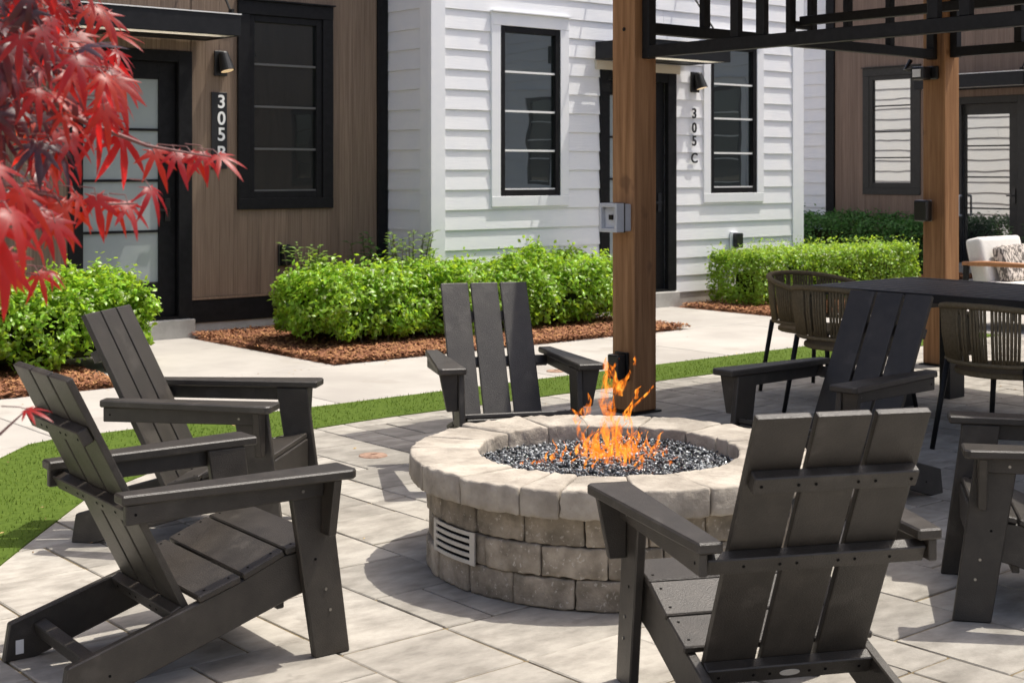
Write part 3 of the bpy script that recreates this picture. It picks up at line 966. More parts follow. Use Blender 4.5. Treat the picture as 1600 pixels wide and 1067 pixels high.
mb = MB(); mb.box(9.5 - hw_ - .10, 9.5 - hw_ - .031, PY - .01, PY + .11, 1.09, 1.25); mb.build('cover', 'black_plastic', t, bevel=.014, segs=2)
t = empty('spot_lamp', (9.5 - hw_, PY, 2.2), label='small black floodlight near the top of the far cedar post', cat='lamp')
mb = MB(); mb.box(9.5 - hw_ - .03, 9.5 - hw_ - .001, PY - .05, PY + .07, 2.16, 2.26); mb.build('mount', 'black_plastic', t, bevel=.008)
mb = MB(); mb.box(9.5 - hw_ - .14, 9.5 - hw_ - .031, PY + .0, PY + .11, 2.155, 2.255); mb.build('housing', 'black_plastic', t, bevel=.014, segs=2)
mb = MB(); mb.box(9.5 - hw_ - .145, 9.5 - hw_ - .1405, PY + .02, PY + .09, 2.175, 2.235); mb.build('lens', 'white_metal', t)
mb = MB(); mb.tube([(9.5 - hw_ - .09, PY + .14, 2.31), (9.5 - hw_ - .13, PY + .16, 2.24), (9.5 - hw_ - .09, PY + .112, 2.23)], .018, 8); mb.build('sensor', 'black_plastic', t)
t = empty('pull_handle', (PR - .04, 11.585, .98), label='white pull handle beside the shaded door', cat='handle')
mb = MB(); yq = 11.585; mb.tube([(PR - .036, yq, 0.84), (PR - .10, yq, 0.84), (PR - .11, yq, 0.86), (PR - .11, yq, 1.10), (PR - .10, yq, 1.12), (PR - .036, yq, 1.12)], .016, 8); mb.build('grip', 'white_metal', t, smooth=True)

# ------------------------------------------------------------------ fire pit
FX, FY = 3.774, 3.932
RO, RW, RI = .75, .682, .492
pit = empty('fire_pit', (FX, FY, 0), label='round stone fire pit with pale cap stones and dark glass bed', cat='fire pit')


def arc_stone(name, m, r0, r1, a0, a1, z0, z1, seed, rough=.0055, bev=.008):
    rr = random.Random(seed)
    n_ = 5
    mb = MB(); v = []
    for z in (z0, z1):
        for r in (r0, r1):
            for k in range(n_ + 1):
                a = a0 + (a1 - a0) * k / n_
                v.append((r * math.cos(a), r * math.sin(a), z))
    i = lambda zi, ri, k: zi * 2 * (n_ + 1) + ri * (n_ + 1) + k
    f = []
    for k in range(n_):
        f += [(i(0, 0, k), i(0, 0, k + 1), i(0, 1, k + 1), i(0, 1, k)), (i(1, 0, k), i(1, 1, k), i(1, 1, k + 1), i(1, 0, k + 1)),
              (i(0, 0, k), i(1, 0, k), i(1, 0, k + 1), i(0, 0, k + 1)), (i(0, 1, k), i(0, 1, k + 1), i(1, 1, k + 1), i(1, 1, k))]
    f += [(i(0, 0, 0), i(0, 1, 0), i(1, 1, 0), i(1, 0, 0)), (i(0, 0, n_), i(1, 0, n_), i(1, 1, n_), i(0, 1, n_))]
    mb.add(v, f)
    me = bpy.data.meshes.new(name); me.from_pydata(mb.v, [], mb.f)
    bm = bmesh.new(); bm.from_mesh(me)
    bmesh.ops.recalc_face_normals(bm, faces=bm.faces)
    bmesh.ops.bevel(bm, geom=[e for e in bm.edges if e.calc_face_angle(0) > .6], offset=bev, segments=2, affect='EDGES', profile=.55, clamp_overlap=True)
    bmesh.ops.subdivide_edges(bm, edges=[e for e in bm.edges if e.calc_length() > .03], cuts=2, use_grid_fill=True)
    for vt in bm.verts:
        d = mnoise.noise_vector(vt.co * 28 + Vector((seed * 3.1, 0, 0))) * rough + mnoise.noise_vector(vt.co * 75 + Vector((0, seed, 0))) * rough * .45
        vt.co += d
    bm.to_mesh(me); bm.free()
    for p in me.polygons: p.use_smooth = True
    o = link_mesh(name, me, m, pit)
    return o


sd = 0
for cidx in range(3):
    n_ = 20
    off = (0, .5, .18)[cidx]
    edges = [(k + off + random.uniform(-.08, .08)) * 2 * math.pi / n_ for k in range(n_)]
    edges.append(edges[0] + 2 * math.pi)
    for k in range(n_):
        sd += 1
        arc_stone('wall_stone', 'stone', RW - .12, RW + random.uniform(-.006, .006), edges[k] + .0035, edges[k + 1] - .0035, cidx * .107 + .002, cidx * .107 + .1055, sd)
ws = [random.choice((1.0, 1.0, .55, 1.25)) for k in range(18)]
tot = sum(ws); a = .12
for k, w_ in enumerate(ws):
    da = w_ / tot * 2 * math.pi; sd += 1
    arc_stone('cap_stone', 'cap_stone', RI, RO + random.uniform(-.006, .006), a + .003, a + da - .003, .3215, .419 + random.uniform(-.003, .003), sd, .0065, .009)
    a += da
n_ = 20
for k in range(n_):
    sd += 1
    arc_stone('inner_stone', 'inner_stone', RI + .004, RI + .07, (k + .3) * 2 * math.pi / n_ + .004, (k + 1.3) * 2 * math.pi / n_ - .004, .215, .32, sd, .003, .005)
mb = MB(); mb.prism([((RI + .05) * math.cos(2 * math.pi * k / 48), (RI + .05) * math.sin(2 * math.pi * k / 48)) for k in range(48)], 'z', .20, .325)
mb.local('glass_base', 'void', pit)
# vent grille, bent round the wall
vz0, vz1 = .112, .210
def arc_box(mb, r0, r1, a0, a1, z0, z1, n_=8):
    v = []
    for k in range(n_ + 1):
        a = a0 + (a1 - a0) * k / n_
        for r, z in ((r0, z0), (r1, z0), (r1, z1), (r0, z1)): v.append((r * math.cos(a), r * math.sin(a), z))
    f = []
    for k in range(n_):
        for j in range(4): f.append((k * 4 + j, k * 4 + (j + 1) % 4, k * 4 + 4 + (j + 1) % 4, k * 4 + 4 + j))
    f += [(0, 1, 2, 3), tuple(n_ * 4 + j for j in (3, 2, 1, 0))]
    mb.add(v, f)


VA0, VA1 = 162.5, 184
va0, va1 = R(VA0), R(VA1)
mb = MB(); arc_box(mb, RW + .001, RW + .007, va0, va1, vz0, vz1); mb.local('vent_back', 'void', pit)
for aa, ab in ((va0 - .012, va0 + .022), (va1 - .022, va1 + .012)):
    mb = MB(); arc_box(mb, RW + .0075, RW + .014, aa, ab, vz0 - .008, vz1 + .008, 2); mb.local('vent_frame', 'vent_metal', pit)
for k in range(5):
    zc = vz0 + (vz1 - vz0) * k / 4
    mb = MB(); arc_box(mb, RW + .0078, RW + .0135, va0 + .0225, va1 - .0225, zc - .0065, zc + .0065); mb.local('vent_slat', 'vent_metal', pit)

# crushed glass
def shards(n_, rmax, zbase, name, m, s0, s1):
    r = rmax * np.sqrt(rng.uniform(0, 1, n_)); th = rng.uniform(0, 2 * np.pi, n_)
    P = np.c_[r * np.cos(th), r * np.sin(th), zbase + rng.uniform(-.006, .018, n_) + .008 * np.sin(r * 14 + th * 3)]
    base = np.array([(1, 0, 0), (-1, 0, 0), (0, 1, 0), (0, -1, 0), (0, 0, 1), (0, 0, -1)], float)
    V = base[None] * rng.uniform(.5, 1.3, (n_, 6, 1)) + rng.uniform(-.3, .3, (n_, 6, 3))
    q = rng.normal(size=(n_, 4)); q /= np.linalg.norm(q, axis=1)[:, None]
    w_, x, y, z = q.T
    M = np.stack([np.stack([1 - 2 * (y * y + z * z), 2 * (x * y - z * w_), 2 * (x * z + y * w_)], 1), np.stack([2 * (x * y + z * w_), 1 - 2 * (x * x + z * z), 2 * (y * z - x * w_)], 1),
                  np.stack([2 * (x * z - y * w_), 2 * (y * z + x * w_), 1 - 2 * (x * x + y * y)], 1)], 1)
    V = np.einsum('nij,nkj->nki', M, V) * rng.uniform(s0, s1, (n_, 1, 1)) + P[:, None]
    F = np.array([(0, 2, 4), (2, 1, 4), (1, 3, 4), (3, 0, 4), (2, 0, 5), (1, 2, 5), (3, 1, 5), (0, 3, 5)])
    F = (F[None] + (np.arange(n_) * 6)[:, None, None]).reshape(-1, 3)
    tag(link_mesh(name, raw_mesh(name, V.reshape(-1, 3), F), m, pit), kind='stuff')


shards(7500, RI + .01, .345, 'fire_glass', 'fire_glass', .006, .013)
shards(4200, RI + .0, .350, 'pale_fire_glass', 'fire_glass_pale', .004, .0095)
# burner cap, a low rusty pyramid lying on the glass
bx_, by_ = -.20, -.31
mb = MB(); mb.prism([(bx_ + .055 * math.cos(2 * math.pi * k / 6 + .3), by_ + .055 * math.sin(2 * math.pi * k / 6 + .3)) for k in range(6)], 'z', .352, .372)
mb.local('burner_cap', 'rusty', pit, bevel=.004)

# ------------------------------------------------------------------ flames
fl = empty('flame', (FX, FY, .35), label='orange gas flames rising from the fire pit glass', cat='fire')


def tongue(mb, x, y, z, h, r, seed, lean=(0, 0)):
    rr = random.Random(seed)
    n_, seg = 12, 8
    ph = rr.uniform(0, 9)
    flat = rr.uniform(.25, .5); fa = R(-40) + rr.uniform(-.6, .6)
    v = []
    for i in range(n_ + 1):
        t = i / n_
        w = r * .85 * (math.sin(math.pi * min(1, t * .82 + .18)) ** .8) * (1 - t * .35) * (1 + .35 * math.sin(t * 11 + ph))
        if i == n_: w = .0004
        cx = x + lean[0] * t * t + .16 * h * t * math.sin(t * 5.5 + ph) * C40
        cy = y + lean[1] * t * t - .16 * h * t * math.sin(t * 5.5 + ph) * S40
        cz = z + h * t
        for k in range(seg):
            a = 2 * math.pi * k / seg
            lx, ly = w * math.cos(a), w * flat * math.sin(a)
            tw = fa + .5 * math.sin(t * 3 + ph)
            v.append((cx + lx * math.cos(tw) - ly * math.sin(tw), cy + lx * math.sin(tw) + ly * math.cos(tw), cz + .02 * h * math.sin(a * 2 + t * 9 + ph)))
    f = [(i * seg + k, i * seg + (k + 1) % seg, (i + 1) * seg + (k + 1) % seg, (i + 1) * seg + k) for i in range(n_) for k in range(seg)]
    mb.add(v, f)


def rv(dx, dy):
    """offset to the viewer's right and away"""
    return (dx * C40 + dy * S40, -dx * S40 + dy * C40)


# (right, away, height, radius, lean right, base lift)
TG = [(.035, .12, .40, .030, -.015, 0), (.05, .14, .33, .024, .02, 0), (.06, .10, .30, .018, .075, 0), (.02, .11, .26, .022, -.03, 0), (.04, .08, .24, .020, .02, 0), (.075, .12, .22, .016, .05, 0),
      (-.075, .12, .17, .020, -.02, 0), (-.10, .10, .13, .022, .03, 0), (-.03, .14, .15, .026, .01, 0), (.10, .13, .12, .018, .03, 0), (-.05, .08, .12, .020, .02, 0), (.01, .05, .12, .018, -.02, 0), (.08, .06, .10, .018, .02, 0),
      (-.26, .03, .045, .018, .02, 0), (-.21, .05, .06, .018, .02, 0), (-.17, .02, .05, .016, -.02, 0), (-.30, .0, .035, .016, .02, 0), (.11, -.10, .07, .016, .02, 0), (.06, -.10, .06, .014, -.02, 0), (.19, .18, .08, .014, .05, .03), (.23, -.02, .055, .016, .02, 0),
      (.0, -.06, .06, .015, .01, 0), (-.09, -.03, .06, .014, .02, 0), (.14, .02, .06, .014, .0, 0),
      (.025, .11, .14, .034, -.01, .27), (.055, .11, .10, .026, .03, .26), (.005, .11, .10, .014, .0, .25), (.085, .10, .12, .012, .035, .17), (.115, .10, .05, .014, .02, .25), (-.085, .12, .10, .030, .03, .17), (-.115, .12, .06, .020, -.01, .15), (.112, .10, .035, .011, .004, .38)]
for i, (a_, b_, h_, r_, lr, lift) in enumerate(TG):
    mb = MB()
    dx, dy = rv(a_, b_); lx, ly = rv(lr, 0)
    tongue(mb, dx, dy, lift - .012, h_, r_, i, (lx, ly))
    mb.local('flame_tongue', 'flame', fl, smooth=True)
mb = MB()
for i in range(110):
    a_, b_ = random.gauss(.02, .11), random.gauss(.07, .07)
    if abs(a_) > .34: continue
    dx, dy = rv(a_, b_); lx, ly = rv(random.uniform(-.04, .06), 0)
    k = math.exp(-((a_ - .03) / .13) ** 2)
    tongue(mb, dx, dy, random.uniform(-.015, .01), random.uniform(.03, .05) + .14 * k * random.random(), random.uniform(.003, .009), 100 + i, (lx, ly))
tag(mb.local('flame_licks', 'flame', fl, smooth=True), kind='stuff')

# ------------------------------------------------------------------ Adirondack chairs
def chair_parts(root):
    U = Vector((0, -.4456, .8952)); Nn = Vector((0, -.8952, -.4456)); F0 = Vector((0, -.115, .221))
    X = Vector((1, 0, 0))
    bolt_mb = MB(); bolt_mb.tube([(0, 0, 0), (.003, 0, 0)], .0048, 8)
    bolt = bolt_mb.mesh('bolt'); bolt.materials.append(MATS['bolt_steel'])
    scr_mb = MB(); scr_mb.tube([(0, 0, 0), (.0012, 0, 0)], .0042, 8)
    scr = scr_mb.mesh('screw'); scr.materials.append(MATS['void'])

    def B(parent, loc, rot=(0, 0, 0), me=None):
        o = bpy.data.objects.new('bolt' if me is None else 'screw', me or bolt); col.objects.link(o); o.parent = parent; o.location = loc; o.rotation_euler = rot
    for s in (1, -1):
        mb = MB(); mb.prism([(.386, 0), (.265, 0), (.178, .548), (.312, .548)], 'x', s * .266, s * .294)
        leg = mb.local('leg', 'hdpe', root, .004)
        for (y, z) in ((.30, .205), (.315, .14)): B(leg, (s * .294, y, z), (0, 0, 0 if s > 0 else math.pi))
        B(leg, (s * .294, .265, .30), (0, 0, 0 if s > 0 else math.pi), scr)
        mb = MB(); mb.prism([(s * .2945, .548), (s * .380, .548), (s * .345, .375), (s * .2945, .375)], 'y', .283, .309); mb.local('arm_bracket', 'hdpe', root, .003)
        mb = MB(); mb.prism([(s * .264, .357), (s * .380, .357), (s * .395, .340), (s * .324, -.351), (s * .259, -.351)], 'z', .5485, .577)
        arm = mb.local('arm', 'hdpe', root, .005)
        mb = MB(); mb.box(min(s * .2945, s * .317), max(s * .2945, s * .317), -.338, .282, .492, .548); rail = mb.local('arm_rail', 'hdpe', root, .003)
        B(rail, (s * .317, .21, .515), (0, 0, 0 if s > 0 else math.pi)); B(rail, (s * .317, -.31, .52), (0, 0, 0 if s > 0 else math.pi), scr)
        mb = MB(); mb.prism([(.30, .205), (.30, .325), (.175, .3165), (.035, .2625), (-.105, .2215), (-.479, .114), (-.497, 0), (-.405, 0), (.203, .184)], 'x', s * .229, s * .257)
        st = mb.local('side_rail', 'hdpe', root, .004)
        B(st, (s * .257, -.36, .07), (0, 0, 0 if s > 0 else math.pi), scr)
    pts = [(-.105, .244), (.035, .285), (.175, .339), (.318, .362)]
    for k in range(3):
        a_, b_ = Vector((0,) + pts[k]), Vector((0,) + pts[k + 1])
        d = (b_ - a_).normalized(); nn = Vector((0, -d.z, d.y))
        a2, b2 = a_ + d * .004, b_ - d * .004
        mb = MB(); mb.obox((a2 + b2) / 2 - nn * .0105, X * .266, (b2 - a2) / 2, nn * .0105); sl = mb.local('seat_slat', 'hdpe', root, .004)
        for s in (1, -1):
            for e in (.03, .11):
                p = a2 + d * e + nn * .0003
                B(sl, (s * .243, p.y, p.z), (0, -math.pi / 2, 0), scr)
    mb = MB(); mb.box(-.256, .256, .302, .322, .215, .338); mb.local('front_apron', 'hdpe', root, .004)
    mb = MB(); mb.box(-.2285, .2285, .17, .195, .15, .205); mb.local('front_stretcher', 'hdpe', root, .003)
    mb = MB(); mb.obox((0, -.385, .088), X * .2285, Vector((0, .018, .005)), Vector((0, -.006, .022))); mb.local('rear_stretcher', 'hdpe', root, .003)
    for k in (-1, 0, 1):
        t0, t1 = -.045, .7585
        mb = MB(); mb.obox(F0 + U * (t0 + t1) / 2 + Nn * .011 + X * (k * .1545), X * .0700, Nn * .011, U * (t1 - t0) / 2)
        mb.local('back_slat', 'hdpe', root, .0045, segs=2)
    for (t, w_, h_, nm) in ((.588, .214, .0235, 'upper_batten'), (.347, .292, .0235, 'middle_batten'), (-.018, .2285, .025, 'lower_batten')):
        mb = MB(); mb.obox(F0 + U * t + Nn * .0395, X * w_, Nn * .017, U * h_); bt = mb.local(nm, 'hdpe', root, .003)
        for xx in (-.195, -.10, -.055, .055, .10, .195):
            p = F0 + U * t + Nn * .0566
            o = bpy.data.objects.new('screw', scr); col.objects.link(o); o.parent = bt; o.location = (xx, p.y, p.z)
            o.rotation_euler = Vector((1, 0, 0)).rotation_difference(Nn).to_euler()


CH = [((2.071, 3.993), -92.985, 'charcoal slatted Adirondack chair nearest on the left, its label showing on the rear rail'),
      ((2.831, 5.265), -137.69, 'charcoal Adirondack chair on the turf edge behind the nearest left chair'),
      ((4.402, 5.299), 153.968, 'charcoal Adirondack chair directly behind the fire pit, facing the camera'),
      ((5.218, 4.002), 90.352, 'shaded charcoal Adirondack chair between the fire pit and the dining table'),
      ((2.988, 2.508), -26.341, 'charcoal Adirondack chair seen from behind in front of the fire pit'),
      ((4.577, 2.53), 37.0, 'charcoal Adirondack chair cut off by the right edge of the picture')]
proto = empty('adirondack_chair', (0, 0, 0))
chair_parts(proto)
chairs = []
for i, ((x, y), rz, lab) in enumerate(CH):
    o = proto if i == 0 else copy_tree(proto)
    o.location = (x, y, 0); o.rotation_euler = (0, 0, R(rz))
    tag(o, lab, 'chair', 'Adirondack chairs round the fire pit')
    chairs.append(o)
mb = MB(); mb.box(-.2288, -.2280, -.462, -.438, .020, .062); mb.local('label_tag', 'tag', chairs[0])
U = Vector((0, -.4456, .8952)); Nn = Vector((0, -.8952, -.4456))
mb = MB(); c = Vector((0, -.115, .221)) + U * -.018 + Nn * .0568
v = [c + Vector((.028 * math.cos(2 * math.pi * k / 20), 0, 0)) + U * .010 * math.sin(2 * math.pi * k / 20) for k in range(20)]
mb.add([p for p in v] + [p + Nn * .0015 for p in v], [tuple(range(20)), tuple(range(39, 19, -1))] + [(k, (k + 1) % 20, 20 + (k + 1) % 20, 20 + k) for k in range(20)])
mb.local('name_badge', 'vent_metal', chairs[4])

# ------------------------------------------------------------------ dining set
TX0, TX1, TY0, TY1 = 7.34, 8.46, 3.55, 5.80
tb = empty('dining_table', ((TX0 + TX1) / 2, (TY0 + TY1) / 2, 0), label='long black slatted dining table under the pergola', cat='table')
for (x0, x1, y0, y1) in ((TX0, TX0 + .09, TY0, TY1), (TX1 - .09, TX1, TY0, TY1), (TX0 + .0905, TX1 - .0905, TY0, TY0 + .09), (TX0 + .0905, TX1 - .0905, TY1 - .09, TY1)):
    mb = MB(); mb.box(x0, x1, y0, y1, .69, .742); mb.build('top_frame', 'table_black', tb, bevel=.004)
ns = 20; w_ = (TY1 - TY0 - .18) / ns
for k in range(ns):
    y = TY0 + .09 + k * w_
    mb = MB(); mb.box(TX0 + .092, TX1 - .092, y + .008, y + w_ - .008, .712, .740); mb.build('table_slat', 'table_black', tb, bevel=.003)
for (x, y) in ((7.62, 5.30), (8.18, 5.30), (7.62, 4.05), (8.18, 4.05)):
    mb = MB(); mb.box(x - .085, x + .085, y - .04, y + .04, 0, .689); mb.build('leg', 'table_black', tb, bevel=.004)
for y in (5.30, 4.05):
    mb = MB(); mb.box(7.62 + .0855, 8.18 - .0855, y - .03, y + .03, .60, .688); mb.build('cross_rail', 'table_black', tb)


def dining_chair():
    r = empty('dining_chair', (0, 0, 0))
    ra = .285

    def arc(rx, z, a0=-25, a1=205, n_=26, dip=0):
        out = []
        for k in range(n_ + 1):
            a = R(a0 + (a1 - a0) * k / n_) + math.pi
            t = abs(k / n_ - .5) * 2
            out.append((rx * math.cos(a) * 1.03, rx * math.sin(a), z - dip * t * t))
        return out
    top = arc(ra + .02, .775, dip=.10); low = arc(ra - .005, .475, dip=.0)
    mb = MB(); mb.tube(top, .017, 8); mb.local('rim', 'rope', r, smooth=True)
    mb = MB(); mb.tube(low, .013, 8); mb.local('lower_rail', 'rope', r, smooth=True)
    mb = MB(); n_ = 72
    t2 = arc(ra + .02, .775, n_=n_, dip=.10); l2 = arc(ra - .005, .475, n_=n_)
    for k in range(n_ + 1):
        if k % 9 == 4 or k % 23 == 11: continue
        a_, b_ = Vector(l2[k]), Vector(t2[k]); mid = (a_ + b_) / 2 * 1; mid.x *= 1.02; mid.y *= 1.02
        mb.tube([a_, mid, b_], .0078, 5)
    tag(mb.local('rope_weave', 'rope', r, smooth=True), kind='stuff')
    mb = MB(); mb.prism([(.25 * math.cos(2 * math.pi * k / 24) * (1.05 if math.sin(2 * math.pi * k / 24) > 0 else 1), .26 * math.sin(2 * math.pi * k / 24)) for k in range(24)], 'z', .405, .435)
    mb.local('seat', 'rope', r, bevel=.008)
    for (x, y) in ((.2, .2), (-.2, .2), (.2, -.2), (-.2, -.2)):
        mb = MB(); zt = .475 if y < 0 else .42
        mb.tube([(x * 1.28, y * 1.28, 0), (x * 1.02, y * 1.02, zt)], [.012, .015], 8); mb.local('leg', 'steel_black', r, smooth=True)
    return r


dc = dining_chair()
DCH = [((7.72, 6.00), 180, 'olive rope dining chair at the table end beside the clipped hedge'),
       ((7.16, 5.34), -90, 'olive rope dining chair with its closed back towards the lawn, behind the shaded Adirondack chair'),
       ((6.86, 4.10), -90, 'olive rope dining chair showing its woven seat at the right picture edge')]
for i, ((x, y), rz, lab) in enumerate(DCH):
    o = dc if i == 0 else copy_tree(dc)
    o.location = (x, y, 0); o.rotation_euler = (0, 0, R(rz))
    o.scale = (1.10, 1.10, 1)
    tag(o, lab, 'chair', 'rope dining chairs at the long table')

# ------------------------------------------------------------------ lounge seat beyond the table
sf = empty('lounge_chair', (12.35, 7.15, 0), R(180), label='lounge chair with white cushions and teak arm beyond the dining table', cat='armchair')
# local: x right of sitter, y forward
for s in (-1, 1):
    for y in (-.42, .38):
        mb = MB(); mb.prism([(y - .05, 0), (y - .02, 0), (y + .02, .59), (y - .03, .59)] if y < 0 else [(y + .02, 0), (y + .05, 0), (y + .02, .59), (y - .02, .59)], 'x', s * .40, s * .44); mb.local('leg', 'steel_black', sf, .004)
    mb = MB(); mb.tube([(s * .42, -.46, .60), (s * .42, -.2, .612), (s * .42, .42, .612)], [.022, .026, .022], 10); mb.local('arm', 'teak', sf, smooth=True)
mb = MB(); mb.box(-.40, .40, -.45, .40, .24, .28); mb.local('seat_frame', 'steel_black', sf, .004)
mb = MB(); mb.box(-.37, .37, -.38, .42, .285, .44); mb.local('seat_cushion', 'cushion', sf, .045, True, 3)
mb = MB(); mb.obox((0, -.36, .62), (.36, 0, 0), (0, .085, .02), (0, -.05, .22)); mb.local('back_cushion', 'cushion', sf, .05, True, 3)
mb = MB(); mb.obox((.02, -.17, .60), (.24, 0, 0), (0, .06, .02), (0, -.05, .17)); tp = mb.mesh('throw_pillow', (0, 0, 0), .05, True, 3)
pl = link_mesh('throw_pillow', tp, 'pillow')
pl.location = sf.location; pl.rotation_euler = sf.rotation_euler
tag(pl, 'black and white patterned pillow on the lounge chair', 'pillow')

# drain covers
for (x, y), lab in (((4.207, 6.129), 'small round rusty drain cover set in the patio paving'), ((7.02, 7.86), 'small round drain cover set in the pale path')):
    t = empty('drain_cover', (x, y, 0), label=lab, cat='drain cover', group='small round drain covers')
    mb = MB(); mb.tube([(x, y, .0005), (x, y, .006)], [.075, .07], 24); d = mb.build('cover_plate', 'rusty', t)
    mb = MB(); mb.tube([(x + .02, y + .02, .0065), (x + .02, y + .02, .009)], .018, 12); mb.build('lift_boss', 'rusty', t)

# ------------------------------------------------------------------ hedges
def foliage(name, parent, m, n_, lo, hi, size, lump=.09, round_=.18, seed=1, up=.55, shell=.16):
    """leaves spread through the outer shell of a rounded, lumpy box"""
    r = np.random.default_rng(seed)
    lo = np.array(lo); hi = np.array(hi); c = (lo + hi) / 2; h = (hi - lo) / 2
    # choose face by area
    A = np.array([h[1] * h[2], h[1] * h[2], h[0] * h[2], h[0] * h[2], h[0] * h[1] * 1.3]); f = r.choice(5, n_, p=A / A.sum())
    u = r.uniform(-1, 1, (n_, 3))
    for k, (ax, sg) in enumerate(((0, -1), (0, 1), (1, -1), (1, 1), (2, 1))): u[f == k, ax] = sg
    P = u * h
    # round the corners
    inner = np.clip(P, -(h - round_), h - round_); inner[:, 2] = np.maximum(inner[:, 2], np.minimum(P[:, 2], h[2] - round_))
    d = P - inner; L_ = np.linalg.norm(d, axis=1)[:, None] + 1e-9
    nrm = d / L_
    P = inner + nrm * round_
    # lumps from value noise
    q = (P + c) * 1.7
    lum = np.array([mnoise.noise((a, b_, e)) + .55 * mnoise.noise((a * 2.7, b_ * 2.7, e * 2.7)) + .35 * mnoise.noise((a * 6.5, b_ * 6.5, e * 6.5)) for a, b_, e in q])
    hol = np.array([mnoise.noise((a * 3.1, b_ * 3.1, e * 3.1 + 9)) for a, b_, e in q])
    kp = (hol > -.20) | (r.uniform(0, 1, n_) < .22)
    P, nrm, lum, n_ = P[kp], nrm[kp], lum[kp], int(kp.sum())
    P = P + nrm * (lum[:, None] * lump) - nrm * (r.uniform(0, 1, (n_, 1)) ** 2.0 * shell)
    P += r.normal(0, .012, (n_, 3))
    spr = r.uniform(0, 1, n_) < .07
    P[spr] += (nrm[spr] * .5 + np.array([0, 0, .6])) * r.uniform(.02, .11, (spr.sum(), 1))
    P = P + c
    P[:, 2] = np.maximum(P[:, 2], .03)
    # leaf frames
    nn = nrm * .6 + np.array([0, 0, up]) + r.normal(0, .55, (n_, 3)); nn /= np.linalg.norm(nn, axis=1)[:, None]
    t = r.normal(0, 1, (n_, 3)) + np.array([0, 0, .35]); t -= nn * (t * nn).sum(1)[:, None]; t /= np.linalg.norm(t, axis=1)[:, None]
    s = np.cross(nn, t)
    l = (size * r.uniform(.6, 1.25, n_))[:, None]; w = l * r.uniform(.26, .36, n_)[:, None]
    V = np.stack([P - t * l * .5, P + s * w - nn * l * .06, P + t * l * .55 - nn * l * .14, P - s * w - nn * l * .06, P + nn * l * .05], 1)
    F = np.array([(0, 1, 4), (1, 2, 4), (2, 3, 4), (3, 0, 4)])
    F = (F[None] + (np.arange(n_) * 5)[:, None, None]).reshape(-1, 3)
    o = origin_of(parent)
    return tag(link_mesh(name, raw_mesh(name, V.reshape(-1, 3) - np.array(o), F), m, parent), kind='stuff')


def hedge(name, lab, lo, hi, m, n_, size, seed, **kw):
    c = ((lo[0] + hi[0]) / 2, (lo[1] + hi[1]) / 2, 0)
    t = empty(name, c, label=lab, cat='hedge')
    foliage('foliage', t, m, n_, lo, hi, size, seed=seed, **kw)
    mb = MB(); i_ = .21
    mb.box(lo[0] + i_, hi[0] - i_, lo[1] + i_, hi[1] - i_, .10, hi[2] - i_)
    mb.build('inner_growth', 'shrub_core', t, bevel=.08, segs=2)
    rr = random.Random(seed)
    for k in range(max(4, int((hi[0] - lo[0]) / .35))):
        x = rr.uniform(lo[0] + .2, hi[0] - .2); y = lo[1] + rr.uniform(.12, .3)
        mb = MB(); mb.tube([(x, y, .0), (x + rr.uniform(-.05, .05), y + rr.uniform(-.03, .03), .15), (x + rr.uniform(-.12, .12), y, .35)], [.011, .008, .004], 6); mb.build('stem', 'twig', t)
    return t


hedge('boxwood_hedge', 'long bright green hedge along the house fronts, behind the central chair', (6.22, 9.76, .02), (9.84, 10.80, .62), 'box_leaf', 50000, .050, 11, lump=.19, round_=.28)
hedge('boxwood_hedge', 'bright green hedge below the glazed brown house door, left of the entry path', (1.9, 9.80, .02), (4.92, 10.85, .64), 'box_leaf', 42000, .050, 12, lump=.19, round_=.28)
hedge('boxwood_hedge', 'clipped square green hedge in front of the white house beyond the dining chairs', (11.72, 9.92, .02), (14.7, 10.66, .60), 'clipped_leaf', 34000, .040, 13, lump=.035, round_=.09)
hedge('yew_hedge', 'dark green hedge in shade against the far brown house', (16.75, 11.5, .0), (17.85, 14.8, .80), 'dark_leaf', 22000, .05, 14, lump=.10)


def leafy_plant(lab, x, y, h_, spread, n_stem, seed, m='broad_leaf', leaf=.085):
    rr = random.Random(seed)
    t = empty('leafy_plant', (x, y, 0), label=lab, cat='plant')
    V = []; F = []
    st = MB()
    for k in range(n_stem):
        a = rr.uniform(0, 6.28); sp = spread * math.sqrt(rr.random()); hh = h_ * rr.uniform(.78, 1)
        tip = Vector((x + sp * math.cos(a), y + sp * math.sin(a), hh)); base = Vector((x + .2 * sp * math.cos(a), y + .2 * sp * math.sin(a), .0))
        mid = (tip + base) / 2 + Vector((0, 0, .06))
        st.tube([base, mid, tip], [.006, .005, .003], 5)
        for j in range(13):
            tt = 1 - .55 * (j / 13) ** 1.2
            p = base.lerp(tip, tt); az = j * 2.4 + a; el = .15 + .5 * (tt - .5)
            d = Vector((math.cos(az) * math.cos(el), math.sin(az) * math.cos(el), math.sin(el))); s = d.cross(Vector((0, 0, 1))).normalized(); nn = s.cross(d)
            l = leaf * rr.uniform(.6, 1.1); w = l * .27
            i0 = len(V)
            V += [p, p + d * l * .45 + s * w + nn * .006, p + d * l - nn * l * .18, p + d * l * .45 - s * w + nn * .006, p + d * l * .5 - nn * .004]
            F += [(i0, i0 + 1, i0 + 4), (i0 + 1, i0 + 2, i0 + 4), (i0 + 2, i0 + 3, i0 + 4), (i0 + 3, i0, i0 + 4)]
    st.build('stem', 'twig', t)
    tag(link_mesh('foliage', raw_mesh('foliage', np.array([list(v) for v in V]) - np.array(origin_of(t)), F), m, t), kind='stuff')


